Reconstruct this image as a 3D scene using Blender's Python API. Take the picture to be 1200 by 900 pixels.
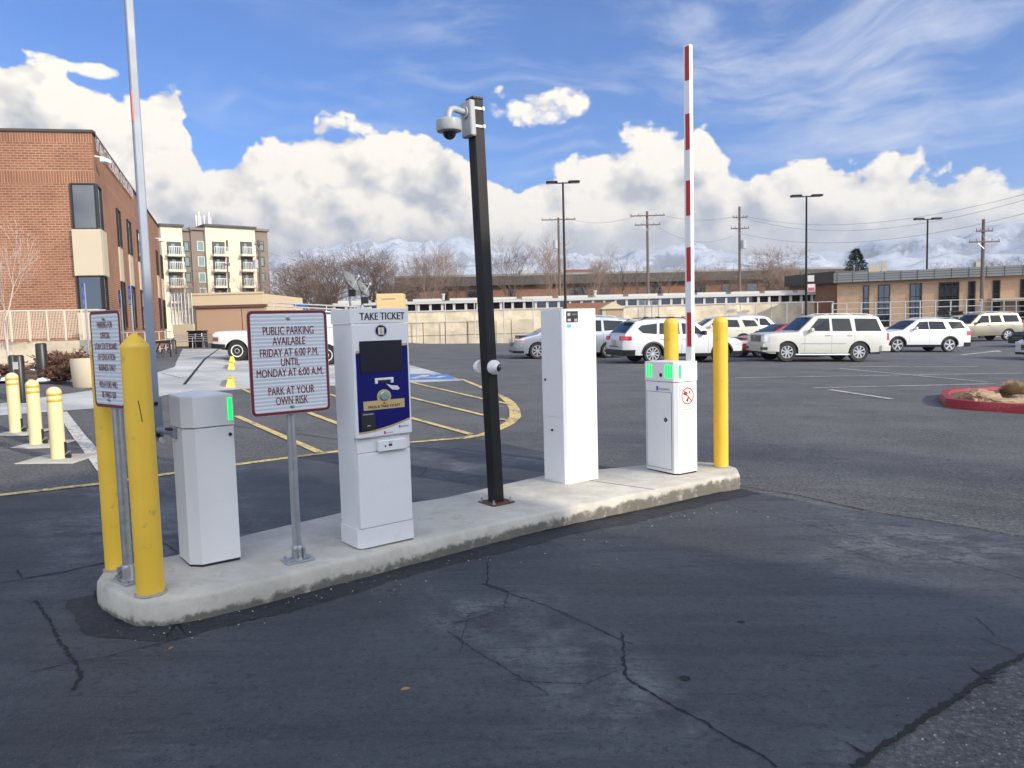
import bpy, bmesh, math, random
from mathutils import Vector, Matrix, noise
random.seed(7)
D = bpy.data
for o in list(D.objects): D.objects.remove(o)
C = bpy.context.scene
R = math.radians
# ------------------------------------------------------------------ camera
F = 902.0; PITCH = math.atan(73/902.0); ROLL = -0.027; EYE = 1.55
cam = D.cameras.new('camera'); camo = D.objects.new('camera', cam); C.collection.objects.link(camo)
cam.sensor_width = 36; cam.lens = F/1200*36; cam.clip_start = .05; cam.clip_end = 40000
MR = Matrix.Rotation(math.pi/2-PITCH, 3, 'X') @ Matrix.Rotation(ROLL, 3, 'Z')
camo.matrix_world = Matrix.Translation((0, 0, EYE)) @ MR.to_4x4()
C.camera = camo
C.render.resolution_x = 1024; C.render.resolution_y = 768
C.view_settings.view_transform = 'Standard'; C.view_settings.look = 'None'
C.view_settings.gamma = 1; C.view_settings.use_curve_mapping = False
C.view_settings.exposure = 0.44
# ------------------------------------------------------------------ light
SUN_H = Vector((.80, -.60, 0)); SUN_EL = R(24)
SUNV = Vector((SUN_H.x*math.cos(SUN_EL), SUN_H.y*math.cos(SUN_EL), math.sin(SUN_EL)))
sl = D.lights.new('sun', 'SUN'); sl.energy = 3.0; sl.angle = R(0.53); sl.color = (1, .87, .70)
so = D.objects.new('sun', sl); C.collection.objects.link(so)
so.rotation_euler = SUNV.to_track_quat('Z', 'Y').to_euler()

def ray(u, v): return MR @ Vector(((u-600)/F, -(v-450)/F, -1))
GB = [(-11, .50), (-6, .12), (6, -.12), (25, -.66)]
def G(x):
    if x <= GB[0][0]: return GB[0][1]
    for (a, za), (b, zb) in zip(GB, GB[1:]):
        if x <= b: return za+(zb-za)*(x-a)/(b-a)
    return GB[-1][1]
def gp(u, v, dz=0):
    d = ray(u, v); z = 0
    for _ in range(60):
        t = (z+dz-EYE)/d.z; z = .5*z+.5*G(t*d.x)
    return Vector((t*d.x, t*d.y, G(t*d.x)+dz))
def at(u, v, Y):
    d = ray(u, v); return Vector((0, 0, EYE))+d*(Y/d.y)

# ---- node helper
class N:
    def __init__(s, nt): s.nt = nt
    def n(s, t, ins=None, **kw):
        nd = s.nt.nodes.new(t)
        for k, v in kw.items(): setattr(nd, k, v)
        for k, v in (ins or {}).items(): s.set(nd.inputs[k], v)
        return nd
    def set(s, i, v):
        if isinstance(v, bpy.types.NodeSocket): s.nt.links.new(v, i)
        elif v is not None: i.default_value = v
    def m(s, op, a, b=0.0, c=0.0, clamp=False):
        nd = s.nt.nodes.new('ShaderNodeMath'); nd.operation = op; nd.use_clamp = clamp
        s.set(nd.inputs[0], a); s.set(nd.inputs[1], b); s.set(nd.inputs[2], c); return nd.outputs[0]
    def mr(s, v, a, b, c=0.0, d=1.0, smooth=True):
        nd = s.nt.nodes.new('ShaderNodeMapRange'); nd.interpolation_type = 'SMOOTHSTEP' if smooth else 'LINEAR'
        for i, x in enumerate((v, a, b, c, d)): s.set(nd.inputs[i], x)
        return nd.outputs[0]
    def mix(s, f, a, b, bt='MIX'):
        nd = s.nt.nodes.new('ShaderNodeMix'); nd.data_type = 'RGBA'; nd.blend_type = bt
        s.set(nd.inputs[0], f); s.set(nd.inputs[6], a); s.set(nd.inputs[7], b); return nd.outputs[2]
    def vm(s, op, a, b=None, sc=None):
        nd = s.nt.nodes.new('ShaderNodeVectorMath'); nd.operation = op
        s.set(nd.inputs[0], a)
        if b is not None: s.set(nd.inputs[1], b)
        if sc is not None: s.set(nd.inputs[3], sc)
        return nd.outputs[0]
    def noise(s, v, scale, detail=3, rough=.5, dist=0.0, dim='3D'):
        nd = s.nt.nodes.new('ShaderNodeTexNoise'); nd.noise_dimensions = dim
        s.set(nd.inputs['Vector'], v); s.set(nd.inputs['Scale'], scale); s.set(nd.inputs['Detail'], detail)
        s.set(nd.inputs['Roughness'], rough); s.set(nd.inputs['Distortion'], dist); return nd.outputs[0]

# ------------------------------------------------------------------ sky with clouds
w = D.worlds.new('World'); C.world = w; w.use_nodes = True
nt = w.node_tree; nt.nodes.clear(); n = N(nt)
sky = n.n('ShaderNodeTexSky', sky_type='NISHITA', sun_disc=False, sun_elevation=SUN_EL,
          sun_rotation=math.atan2(SUN_H.x, SUN_H.y), altitude=1300, air_density=1.0, dust_density=.4, ozone_density=2.2)
tc = n.n('ShaderNodeTexCoord'); vec = n.vm('NORMALIZE', tc.outputs['Generated'])
sx = n.n('ShaderNodeSeparateXYZ', {0: vec})
hor = n.m('SQRT', n.m('ADD', n.m('MULTIPLY', sx.outputs[0], sx.outputs[0]), n.m('MULTIPLY', sx.outputs[1], sx.outputs[1])))
h = n.m('DIVIDE', sx.outputs[2], n.m('MAXIMUM', hor, .02))
az = n.m('ARCTAN2', sx.outputs[0], sx.outputs[1])
def azh(u, v):
    d = ray(u, v); return math.atan2(d.x, d.y), d.z/math.hypot(d.x, d.y)
tops = [(0, 62), (60, 75), (100, 98), (150, 110), (190, 105), (218, 135), (235, 180), (262, 178), (300, 168), (345, 155), (400, 140), (440, 138), (480, 132), (510, 140),
        (540, 195), (570, 212), (600, 200), (640, 178), (690, 163), (740, 165), (790, 158), (835, 172), (858, 205), (885, 224), (920, 212), (960, 204), (1020, 200), (1080, 196), (1130, 195), (1170, 204), (1200, 214)]
fc = n.n('ShaderNodeFloatCurve', {1: n.mr(az, -math.pi, math.pi, 0, 1, False)})
cv = fc.mapping.curves[0]
pts = [((a+math.pi)/(2*math.pi), hh*2) for a, hh in (azh(u, v) for u, v in tops)]
pts = [(0, .8), (.12, .9), (.25, .7), (.36, .75)]+pts+[(.66, .5), (.78, .9), (.9, 1.0), (1, .8)]
for i, p in enumerate(pts):
    if i < 2: cv.points[i].location = p if i == 0 else pts[-1]
for p in pts[1:-1]: cv.points.new(*p)
fc.mapping.update()
top = n.m('ADD', n.m('MULTIPLY', fc.outputs[0], .5), n.mr(sx.outputs[1], .1, -.5, 0, 2.2))  # cloud cover raised behind the camera, out of view, as added fill
cvec = n.n('ShaderNodeCombineXYZ', {0: n.m('MULTIPLY', az, 1.0), 1: n.m('MULTIPLY', h, 1.25), 2: .37}).outputs[0]
def billow(v):
    a = n.noise(v, 7.0, 2, .5, dim='2D')
    wv = n.vm('ADD', v, n.vm('SCALE', n.n('ShaderNodeTexNoise', {'Vector': v, 'Scale': 18.0, 'Detail': 3.0}, noise_dimensions='2D').outputs[1], sc=.035))
    vs = []
    for sc in (13.0, 29.0, 64.0):
        vo = n.n('ShaderNodeTexVoronoi', {'Vector': wv, 'Scale': sc, 'Smoothness': .45}, feature='SMOOTH_F1', voronoi_dimensions='2D')
        vs.append(n.m('SUBTRACT', .55, vo.outputs['Distance']))
    f = n.noise(v, 60.0, 4, .62, dim='2D')
    t = n.m('MULTIPLY', n.m('SUBTRACT', a, .5), .9)
    t = n.m('MULTIPLY_ADD', vs[0], .50, t); t = n.m('MULTIPLY_ADD', vs[1], .26, t); t = n.m('MULTIPLY_ADD', vs[2], .12, t)
    return n.m('MULTIPLY_ADD', n.m('SUBTRACT', f, .5), .22, t)
b0 = billow(cvec)
b1 = billow(n.vm('ADD', cvec, (.022, .020, 0)))
dens = n.m('ADD', n.m('SUBTRACT', top, h), n.m('MULTIPLY', n.m('SUBTRACT', b0, .12), .098))
for (u, v, ra, rh) in ((648, 124, .075, .030), (112, 84, .03, .012)):
    a0, h0 = azh(u, v)
    q = n.m('SUBTRACT', 1.0, n.m('ADD', n.m('POWER', n.m('ABSOLUTE', n.m('DIVIDE', n.m('SUBTRACT', az, a0), ra)), 2.0), n.m('POWER', n.m('ABSOLUTE', n.m('DIVIDE', n.m('SUBTRACT', h, h0), rh)), 2.0)))
    q = n.m('ADD', n.m('MULTIPLY', n.m('MAXIMUM', q, -2.0), .024), n.m('MULTIPLY', n.m('SUBTRACT', b0, .16), .06))
    dens = n.m('MAXIMUM', dens, q)
cov = n.mr(dens, .000, .011)
relief = n.m('SUBTRACT', b0, b1)
big = n.noise(n.vm('ADD', cvec, (4, 2, 0)), 5.0, 4, .55, dim='2D')
lit = n.m('ADD', n.m('MULTIPLY', relief, 2.4), .84)
lit = n.m('ADD', lit, n.m('MULTIPLY', n.m('SUBTRACT', big, .50), 1.25))
lit = n.m('SUBTRACT', lit, n.mr(dens, .03, .19, -.12, .42))
lowf = n.mr(h, .05, .16, 0, 1)
lit = n.m('MULTIPLY', lit, n.m('MULTIPLY_ADD', lowf, .65, .35), clamp=True)
CS = 7.3
fill_gain = n.mr(n.n('ShaderNodeVectorMath', {0: vec, 1: tuple(SUNV)}, operation='DOT_PRODUCT').outputs['Value'], -.02, .8, 1, 1.9)
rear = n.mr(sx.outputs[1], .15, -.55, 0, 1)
fill_gain = n.m('MULTIPLY', fill_gain, n.m('MULTIPLY_ADD', rear, .60, 1.0))  # unseen sun-side and rear clouds brightened, added fill for the shaded faces
ccol = n.mix(lit, (.54*CS, .565*CS, .61*CS, 1), (1.24*CS, 1.15*CS, 1.0*CS, 1))
ccol = n.mix(n.mr(h, .02, .13, 1, 0), ccol, (.54*CS, .60*CS, .70*CS, 1))
# thin high streaks
wv = n.vm('ADD', cvec, n.vm('SCALE', n.n('ShaderNodeTexNoise', {'Vector': cvec, 'Scale': 2.2, 'Detail': 3.0}, noise_dimensions='2D').outputs[1], sc=.22))
mp = n.n('ShaderNodeMapping', {'Vector': wv, 'Rotation': (0, 0, R(-14)), 'Scale': (2.2, 7.5, 1)})
ci = n.noise(mp.outputs[0], 1.25, 7, .62, dim='2D')
patch = n.noise(n.vm('ADD', cvec, (1.3, 7.1, 0)), 2.6, 2, .5, dim='2D')
cir = n.m('MULTIPLY', n.mr(ci, .42, .80, 0, .75), n.mr(n.m('ADD', patch, n.m('MULTIPLY', az, .22)), .30, .62, .15, 1))
skyc = n.mix(1.0, sky.outputs[0], (.46, .80, 1.28, 1), 'MULTIPLY')
col = n.mix(cir, skyc, (.86*CS, .91*CS, 1.0*CS, 1))
ccol = n.mix(rear, ccol, n.mix(1.0, ccol, (.88, .97, 1.16, 1), 'MULTIPLY'))  # rear clouds tinted cooler so their fill turns the shade bluish
col = n.mix(cov, col, n.vm('SCALE', ccol, sc=fill_gain))
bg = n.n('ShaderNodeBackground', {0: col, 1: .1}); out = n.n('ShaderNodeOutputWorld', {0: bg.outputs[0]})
try: w.cycles.sampling_method = 'MANUAL'; w.cycles.sample_map_resolution = 512
except Exception: pass

# ------------------------------------------------------------------ materials
MATS = {}
def mat(name, col, rough=.6, metal=0.0, var=0.0, vs=3.0, bump=0.0, bs=60.0, spec=.5, coat=0.0, emit=0.0, dirt=None, alpha=1.0):
    if name in MATS: return MATS[name]
    m = D.materials.new(name); m.use_nodes = True; k = N(m.node_tree); b = m.node_tree.nodes['Principled BSDF']
    c4 = (*col, 1); b.inputs['Base Color'].default_value = c4
    b.inputs['Roughness'].default_value = rough; b.inputs['Metallic'].default_value = metal
    b.inputs['Specular IOR Level'].default_value = spec; b.inputs['Coat Weight'].default_value = coat
    tcn = k.n('ShaderNodeTexCoord').outputs['Object']
    if var:
        f = k.noise(tcn, vs, 5, .6)
        k.set(b.inputs['Base Color'], k.mix(f, tuple(min(1, x*(1-var)) for x in col)+(1,), tuple(min(1, x*(1+var)) for x in col)+(1,)))
        k.set(b.inputs['Roughness'], k.mr(f, .3, .7, max(0, rough-.08), min(1, rough+.08)))
    if dirt:
        f2 = k.noise(tcn, dirt[0], 8, .7); old = b.inputs['Base Color'].links[0].from_socket if b.inputs['Base Color'].links else c4
        k.set(b.inputs['Base Color'], k.mix(k.mr(f2, dirt[1], dirt[2], 0, dirt[3]), old, (*dirt[4], 1)))
    if bump:
        bn = k.n('ShaderNodeBump', {'Strength': bump, 'Distance': .01, 'Height': k.noise(tcn, bs, 4, .6)})
        k.set(b.inputs['Normal'], bn.outputs[0])
    if emit:
        b.inputs['Emission Color'].default_value = c4; b.inputs['Emission Strength'].default_value = emit
    MATS[name] = m; return m
white = mat('white_powdercoat', (.72, .73, .74), .38, var=.02, vs=4, dirt=(7, .56, .72, .22, (.5, .48, .42)))
yellow = mat('yellow_paint', (.78, .50, .05), .45, var=.08, vs=5, dirt=(13, .585, .68, .6, (.40, .27, .09)))
paleyel = mat('pale_yellow_paint', (.68, .59, .32), .5, var=.05)
galv = mat('galvanised_steel', (.42, .44, .46), .42, .75, var=.15, vs=30)
alu = mat('aluminium', (.26, .30, .37), .5, .1, var=.04)
blackm = mat('black_metal', (.009, .009, .011), .5, var=.2, vs=5, spec=.3)
rust = mat('rusty_steel', (.10, .05, .03), .8, var=.4, vs=30)
black = mat('black_plastic', (.012, .012, .013), .4)
gloss = mat('black_gloss', (.008, .008, .01), .08, coat=.6)
glass = mat('dark_glass', (.012, .016, .018), .05, spec=1.0, coat=1.0)
carglass = mat('car_glass', (.012, .015, .017), .06, spec=.35)
red = mat('red_reflective', (.42, .015, .02), .35)
maroon = mat('maroon_ink', (.16, .006, .02), .5)
signw = None
navy = mat('navy_film', (.004, .005, .12), .4, spec=.2)
gold = mat('gold_film', (.50, .37, .17), .35)
ink = mat('dark_ink', (.015, .016, .02), .5)
led = mat('green_led', (.01, .9, .13), .4, emit=1.1)
blue = mat('blue_sign', (.02, .12, .55), .5)
rubber = mat('tyre_rubber', (.016, .016, .017), .75, var=.2, vs=10)
rimm = mat('alloy_rim', (.55, .56, .58), .28, .7)
steelw = mat('white_steel_wheel', (.68, .68, .66), .4)
chrome = mat('chrome', (.70, .70, .72), .15, .95)
lens = mat('headlight_lens', (.62, .66, .70), .08, .3, coat=.6)
amber = mat('amber_lens', (.42, .22, .10), .15, coat=.5)
taill = mat('red_lens', (.40, .01, .015), .12, coat=.6)
wood = mat('weathered_pole', (.13, .10, .085), .85, var=.3, vs=8)
bark = mat('bark', (.13, .095, .075), .9, var=.3, vs=5)
twig = mat('twig_bark', (.22, .16, .125), .9, var=.3, vs=2)
birch = mat('pale_bark', (.48, .44, .40), .8, var=.25, vs=12)
precast = mat('precast_concrete', (.50, .43, .32), .8, var=.05, bump=.2)
tanw = mat('tan_stucco', (.56, .45, .30), .85, var=.08, vs=.6, bump=.2)
cream = mat('cream_stucco', (.64, .57, .42), .85, var=.05, vs=.4)
taupe = mat('taupe_stucco', (.20, .165, .135), .85, var=.06, vs=.4)
offw = mat('off_white_paint', (.42, .42, .40), .6, var=.08, vs=1.5)
fascia = mat('grey_metal_fascia', (.24, .25, .24), .5, .3, var=.12, vs=.5)
darkf = mat('dark_fascia', (.06, .055, .05), .7, var=.3, vs=.4)
redcurbm = mat('red_kerb_paint', (.24, .010, .018), .55, var=.2, vs=6, dirt=(14, .58, .7, .6, (.35, .30, .27)))
soil = mat('mulch', (.11, .075, .05), .95, var=.4, vs=9, bump=.6, bs=30)
rockm = mat('tan_rock', (.36, .25, .16), .9, var=.3, vs=3, bump=.8, bs=9)
leafm = mat('evergreen_needles', (.035, .055, .03), .8, var=.5, vs=2)
shrubm = mat('brown_shrub', (.13, .065, .04), .9, var=.5, vs=5)
strawm = mat('straw_grass', (.42, .31, .19), .9, var=.4, vs=12)
snowm = mat('snow', (.8, .82, .85), .7)
ylw_line = None

def roadmat(name, base, kind):
    m = D.materials.new(name); m.use_nodes = True; k = N(m.node_tree); b = m.node_tree.nodes['Principled BSDF']
    tcn = k.n('ShaderNodeTexCoord').outputs['Object']
    sp = k.noise(tcn, 95, 3, .75); big = k.noise(tcn, .55, 6, .62); mid = k.noise(tcn, 4.5, 6, .62)
    str_map = k.n('ShaderNodeMapping', {'Vector': tcn, 'Rotation': (0, 0, R(-37)), 'Scale': (.35, 3.2, 1)}).outputs[0]
    st = k.noise(str_map, 1.3, 7, .62, .6)
    r, g, bb = base
    c = k.mix(k.mr(big, .33, .67), (r*.78, g*.78, bb*.80, 1), (r*1.22, g*1.22, bb*1.2, 1))
    if kind == 'slurry':
        c = k.mix(k.mr(st, .42, .66, 0, .65), c, (r*.55, g*.55, bb*.58, 1))
        worn = k.m('MULTIPLY', k.mr(k.noise(tcn, .45, 3, .5), .49, .66), k.mr(mid, .38, .66))
        c = k.mix(k.m('MULTIPLY', worn, .9), c, (r*2.7, g*2.55, bb*2.3, 1))
        fl = k.noise(tcn, 30, 6, .8)
        c = k.mix(k.m('MULTIPLY', k.mr(fl, .55, .64), k.m('MULTIPLY_ADD', worn, .7, .14)), c, (.20, .205, .21, 1))
        c = k.mix(k.mr(fl, .47, .38, 0, .7), c, (r*.35, g*.35, bb*.37, 1))
        pt = k.n('ShaderNodeMapping', {'Vector': tcn, 'Rotation': (0, 0, R(-20)), 'Scale': (2.5, 7, 1)}).outputs[0]; pk = k.noise(pt, 3.2, 5, .72)
        c = k.mix(k.m('MULTIPLY', k.mr(pk, .58, .63), k.mr(k.noise(tcn, .9, 2, .5), .45, .6, .0, .8)), c, (r*.35, g*.35, bb*.36, 1))
        c = k.mix(k.m('MULTIPLY', k.mr(k.noise(str_map, 9, 4, .7), .56, .66), .6), c, (r*.5, g*.5, bb*.5, 1))
        c = k.mix(k.mr(sp, .58, .70, 0, .55), c, (.17, .17, .17, 1)); bs, bd = .8, .010
    elif kind == 'asphalt':
        c = k.mix(k.mr(st, .45, .7, 0, .45), c, (r*.62, g*.62, bb*.64, 1))
        c = k.mix(k.mr(mid, .5, .72, 0, .4), c, (r*1.45, g*1.45, bb*1.4, 1))
        spl = k.n('ShaderNodeTexVoronoi', {'Vector': tcn, 'Scale': 1.1}).outputs['Distance']
        c = k.mix(k.m('MULTIPLY', k.mr(spl, .18, .05, 0, 1), k.mr(mid, .45, .6, 0, .35)), c, (r*.4, g*.4, bb*.4, 1))
        g3 = k.noise(tcn, 38, 6, .8)
        c = k.mix(k.mr(g3, .53, .62, 0, .8), c, (.25, .245, .24, 1)); c = k.mix(k.mr(g3, .47, .38, 0, .8), c, (.03, .03, .03, 1))
        c = k.mix(k.mr(sp, .57, .70, 0, .75), c, (.25, .245, .24, 1)); bs, bd = 1.0, .014
    elif kind == 'concrete':
        c = k.mix(k.mr(mid, .45, .75, 0, .35), c, (r*.72, g*.70, bb*.67, 1))
        c = k.mix(k.mr(k.noise(tcn, 1.7, 7, .7), .55, .74, 0, .55), c, (r*.50, g*.48, bb*.45, 1))
        c = k.mix(k.mr(sp, .6, .75, 0, .3), c, (r*.6, g*.6, bb*.6, 1)); bs, bd = .35, .004
    else:
        c = k.mix(k.mr(mid, .4, .7, 0, .5), c, (r*.6, g*.6, bb*.6, 1)); bs, bd = .3, .01
    k.set(b.inputs['Base Color'], c)
    b.inputs['Roughness'].default_value = {'slurry': .62, 'asphalt': .8, 'concrete': .85}.get(kind, .9)
    b.inputs['Specular IOR Level'].default_value = .35
    hh = k.m('MULTIPLY_ADD', mid, .6, sp)
    k.set(b.inputs['Normal'], k.n('ShaderNodeBump', {'Strength': bs, 'Distance': bd, 'Height': hh}).outputs[0])
    return m
slurry = roadmat('sealed_asphalt', (.060, .068, .080), 'slurry')
asphalt = roadmat('old_asphalt', (.108, .111, .116), 'asphalt')
conc = roadmat('concrete', (.42, .405, .36), 'concrete')
concpad = roadmat('pale_concrete', (.43, .44, .44), 'concrete')
wallc = roadmat('cast_concrete', (.55, .48, .36), 'concrete')
dirtg = roadmat('winter_ground', (.16, .13, .10), 'dirt')

def kerbmat():
    m = D.materials.new('stained_kerb_concrete'); m.use_nodes = True; k = N(m.node_tree); b = m.node_tree.nodes['Principled BSDF']
    tcn = k.n('ShaderNodeTexCoord').outputs['Object']; z = k.n('ShaderNodeSeparateXYZ', {0: tcn}).outputs[2]
    f = k.noise(tcn, 3.2, 8, .68); sp = k.noise(tcn, 120, 3, .7); md = k.noise(tcn, 11, 6, .65)
    c = k.mix(k.mr(f, .3, .7), (.40, .385, .335, 1), (.54, .52, .46, 1))
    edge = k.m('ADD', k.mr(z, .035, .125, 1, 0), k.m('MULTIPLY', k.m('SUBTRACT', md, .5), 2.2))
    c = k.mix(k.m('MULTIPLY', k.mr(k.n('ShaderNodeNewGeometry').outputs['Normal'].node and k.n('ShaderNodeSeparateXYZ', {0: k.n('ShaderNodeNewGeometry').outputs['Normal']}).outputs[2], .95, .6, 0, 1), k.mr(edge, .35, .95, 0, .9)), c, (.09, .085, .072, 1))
    c = k.mix(k.mr(k.noise(tcn, 4, 8, .8), .54, .68, 0, .6), c, (.24, .225, .19, 1))
    c = k.mix(k.mr(sp, .6, .72, 0, .3), c, (.25, .24, .22, 1))
    k.set(b.inputs['Base Color'], c); b.inputs['Roughness'].default_value = .85
    k.set(b.inputs['Normal'], k.n('ShaderNodeBump', {'Strength': .5, 'Distance': .012, 'Height': k.m('MULTIPLY_ADD', sp, .3, md)}).outputs[0])
    return m
kerbm = kerbmat()
def linemat(name, col):
    m = D.materials.new(name); m.use_nodes = True; k = N(m.node_tree); b = m.node_tree.nodes['Principled BSDF']
    tcn = k.n('ShaderNodeTexCoord').outputs['Object']
    f = k.noise(tcn, 16, 6, .7); g2 = k.noise(tcn, 1.3, 3, .6)
    k.set(b.inputs['Base Color'], k.mix(k.mr(k.m('ADD', f, k.m('MULTIPLY', g2, .35)), .66, .80, 0, .9), (*col, 1), (.10, .10, .10, 1)))
    b.inputs['Roughness'].default_value = .7; return m
yline = linemat('yellow_road_paint', (.66, .50, .19)); wline = linemat('white_road_paint', (.55, .54, .50)); bline = linemat('blue_road_paint', (.08, .22, .52))
crackm = mat('crack_filler', (.010, .010, .011), .8)
def brickmat(name, c1, c2, mortar, bw=.30, rh=.105, ms=.012):
    m = D.materials.new(name); m.use_nodes = True; k = N(m.node_tree); b = m.node_tree.nodes['Principled BSDF']
    uv = k.n('ShaderNodeUVMap').outputs[0]; tcn = k.n('ShaderNodeTexCoord').outputs['Object']
    br = k.n('ShaderNodeTexBrick', {'Vector': uv, 'Color1': (*c1, 1), 'Color2': (*c2, 1), 'Mortar': (*mortar, 1), 'Scale': 1.0, 'Mortar Size': ms, 'Brick Width': bw, 'Row Height': rh, 'Bias': -.3})
    f = k.noise(tcn, .5, 5, .6)
    k.set(b.inputs['Base Color'], k.mix(k.mr(f, .4, .7, 0, .3), br.outputs[0], (c2[0]*.6, c2[1]*.6, c2[2]*.6, 1)))
    b.inputs['Roughness'].default_value = .88
    k.set(b.inputs['Normal'], k.n('ShaderNodeBump', {'Strength': .6, 'Distance': .01, 'Height': k.m('SUBTRACT', 1.0, br.outputs[1])}).outputs[0])
    return m
brick = brickmat('red_brick', (.29, .122, .070), (.175, .070, .042), (.42, .28, .18), .235, .088, .011)
soldier = brickmat('soldier_brick', (.29, .122, .070), (.19, .075, .045), (.42, .28, .18), .088, .36, .011)
tanbrick = brickmat('tan_brick', (.50, .33, .21), (.44, .28, .175), (.40, .28, .18), .4, .2, .01)
brownbrick = brickmat('brown_brick', (.24, .12, .075), (.19, .095, .06), (.27, .17, .11), .4, .2, .01)
def signmat():
    m = D.materials.new('reflective_sign_sheet'); m.use_nodes = True; k = N(m.node_tree); b = m.node_tree.nodes['Principled BSDF']
    tcn = k.n('ShaderNodeTexCoord').outputs['Object']; z = k.n('ShaderNodeSeparateXYZ', {0: tcn}).outputs[2]
    s = k.m('SINE', k.m('MULTIPLY', z, 2*math.pi/.021))
    k.set(b.inputs['Base Color'], k.mix(k.mr(s, -.2, .8), (.50, .545, .585, 1), (.70, .74, .77, 1)))
    b.inputs['Roughness'].default_value = .35; return m
signw = signmat()
def mountmat():
    m = D.materials.new('snowy_slope'); m.use_nodes = True; k = N(m.node_tree); b = m.node_tree.nodes['Principled BSDF']
    tcn = k.n('ShaderNodeTexCoord').outputs['Object']
    f = k.noise(tcn, .005, 10, .70); g2 = k.noise(tcn, .03, 7, .75)
    ge = k.n('ShaderNodeNewGeometry'); nz = k.n('ShaderNodeSeparateXYZ', {0: ge.outputs['Normal']}).outputs[2]
    rock = k.m('ADD', k.m('MULTIPLY', k.m('SUBTRACT', .80, nz), 1.6), k.m('ADD', k.m('MULTIPLY', k.m('SUBTRACT', f, .5), 1.6), k.m('MULTIPLY', k.m('SUBTRACT', g2, .5), 1.6)))
    k.set(b.inputs['Base Color'], k.mix(k.mr(rock, -.14, .30, 0, .85), (.50, .54, .60, 1), (.17, .19, .22, 1)))  # snow colour lowered and blued, cloud shadow put into the base colour
    b.inputs['Roughness'].default_value = .8; return m
mountm = mountmat()

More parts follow.
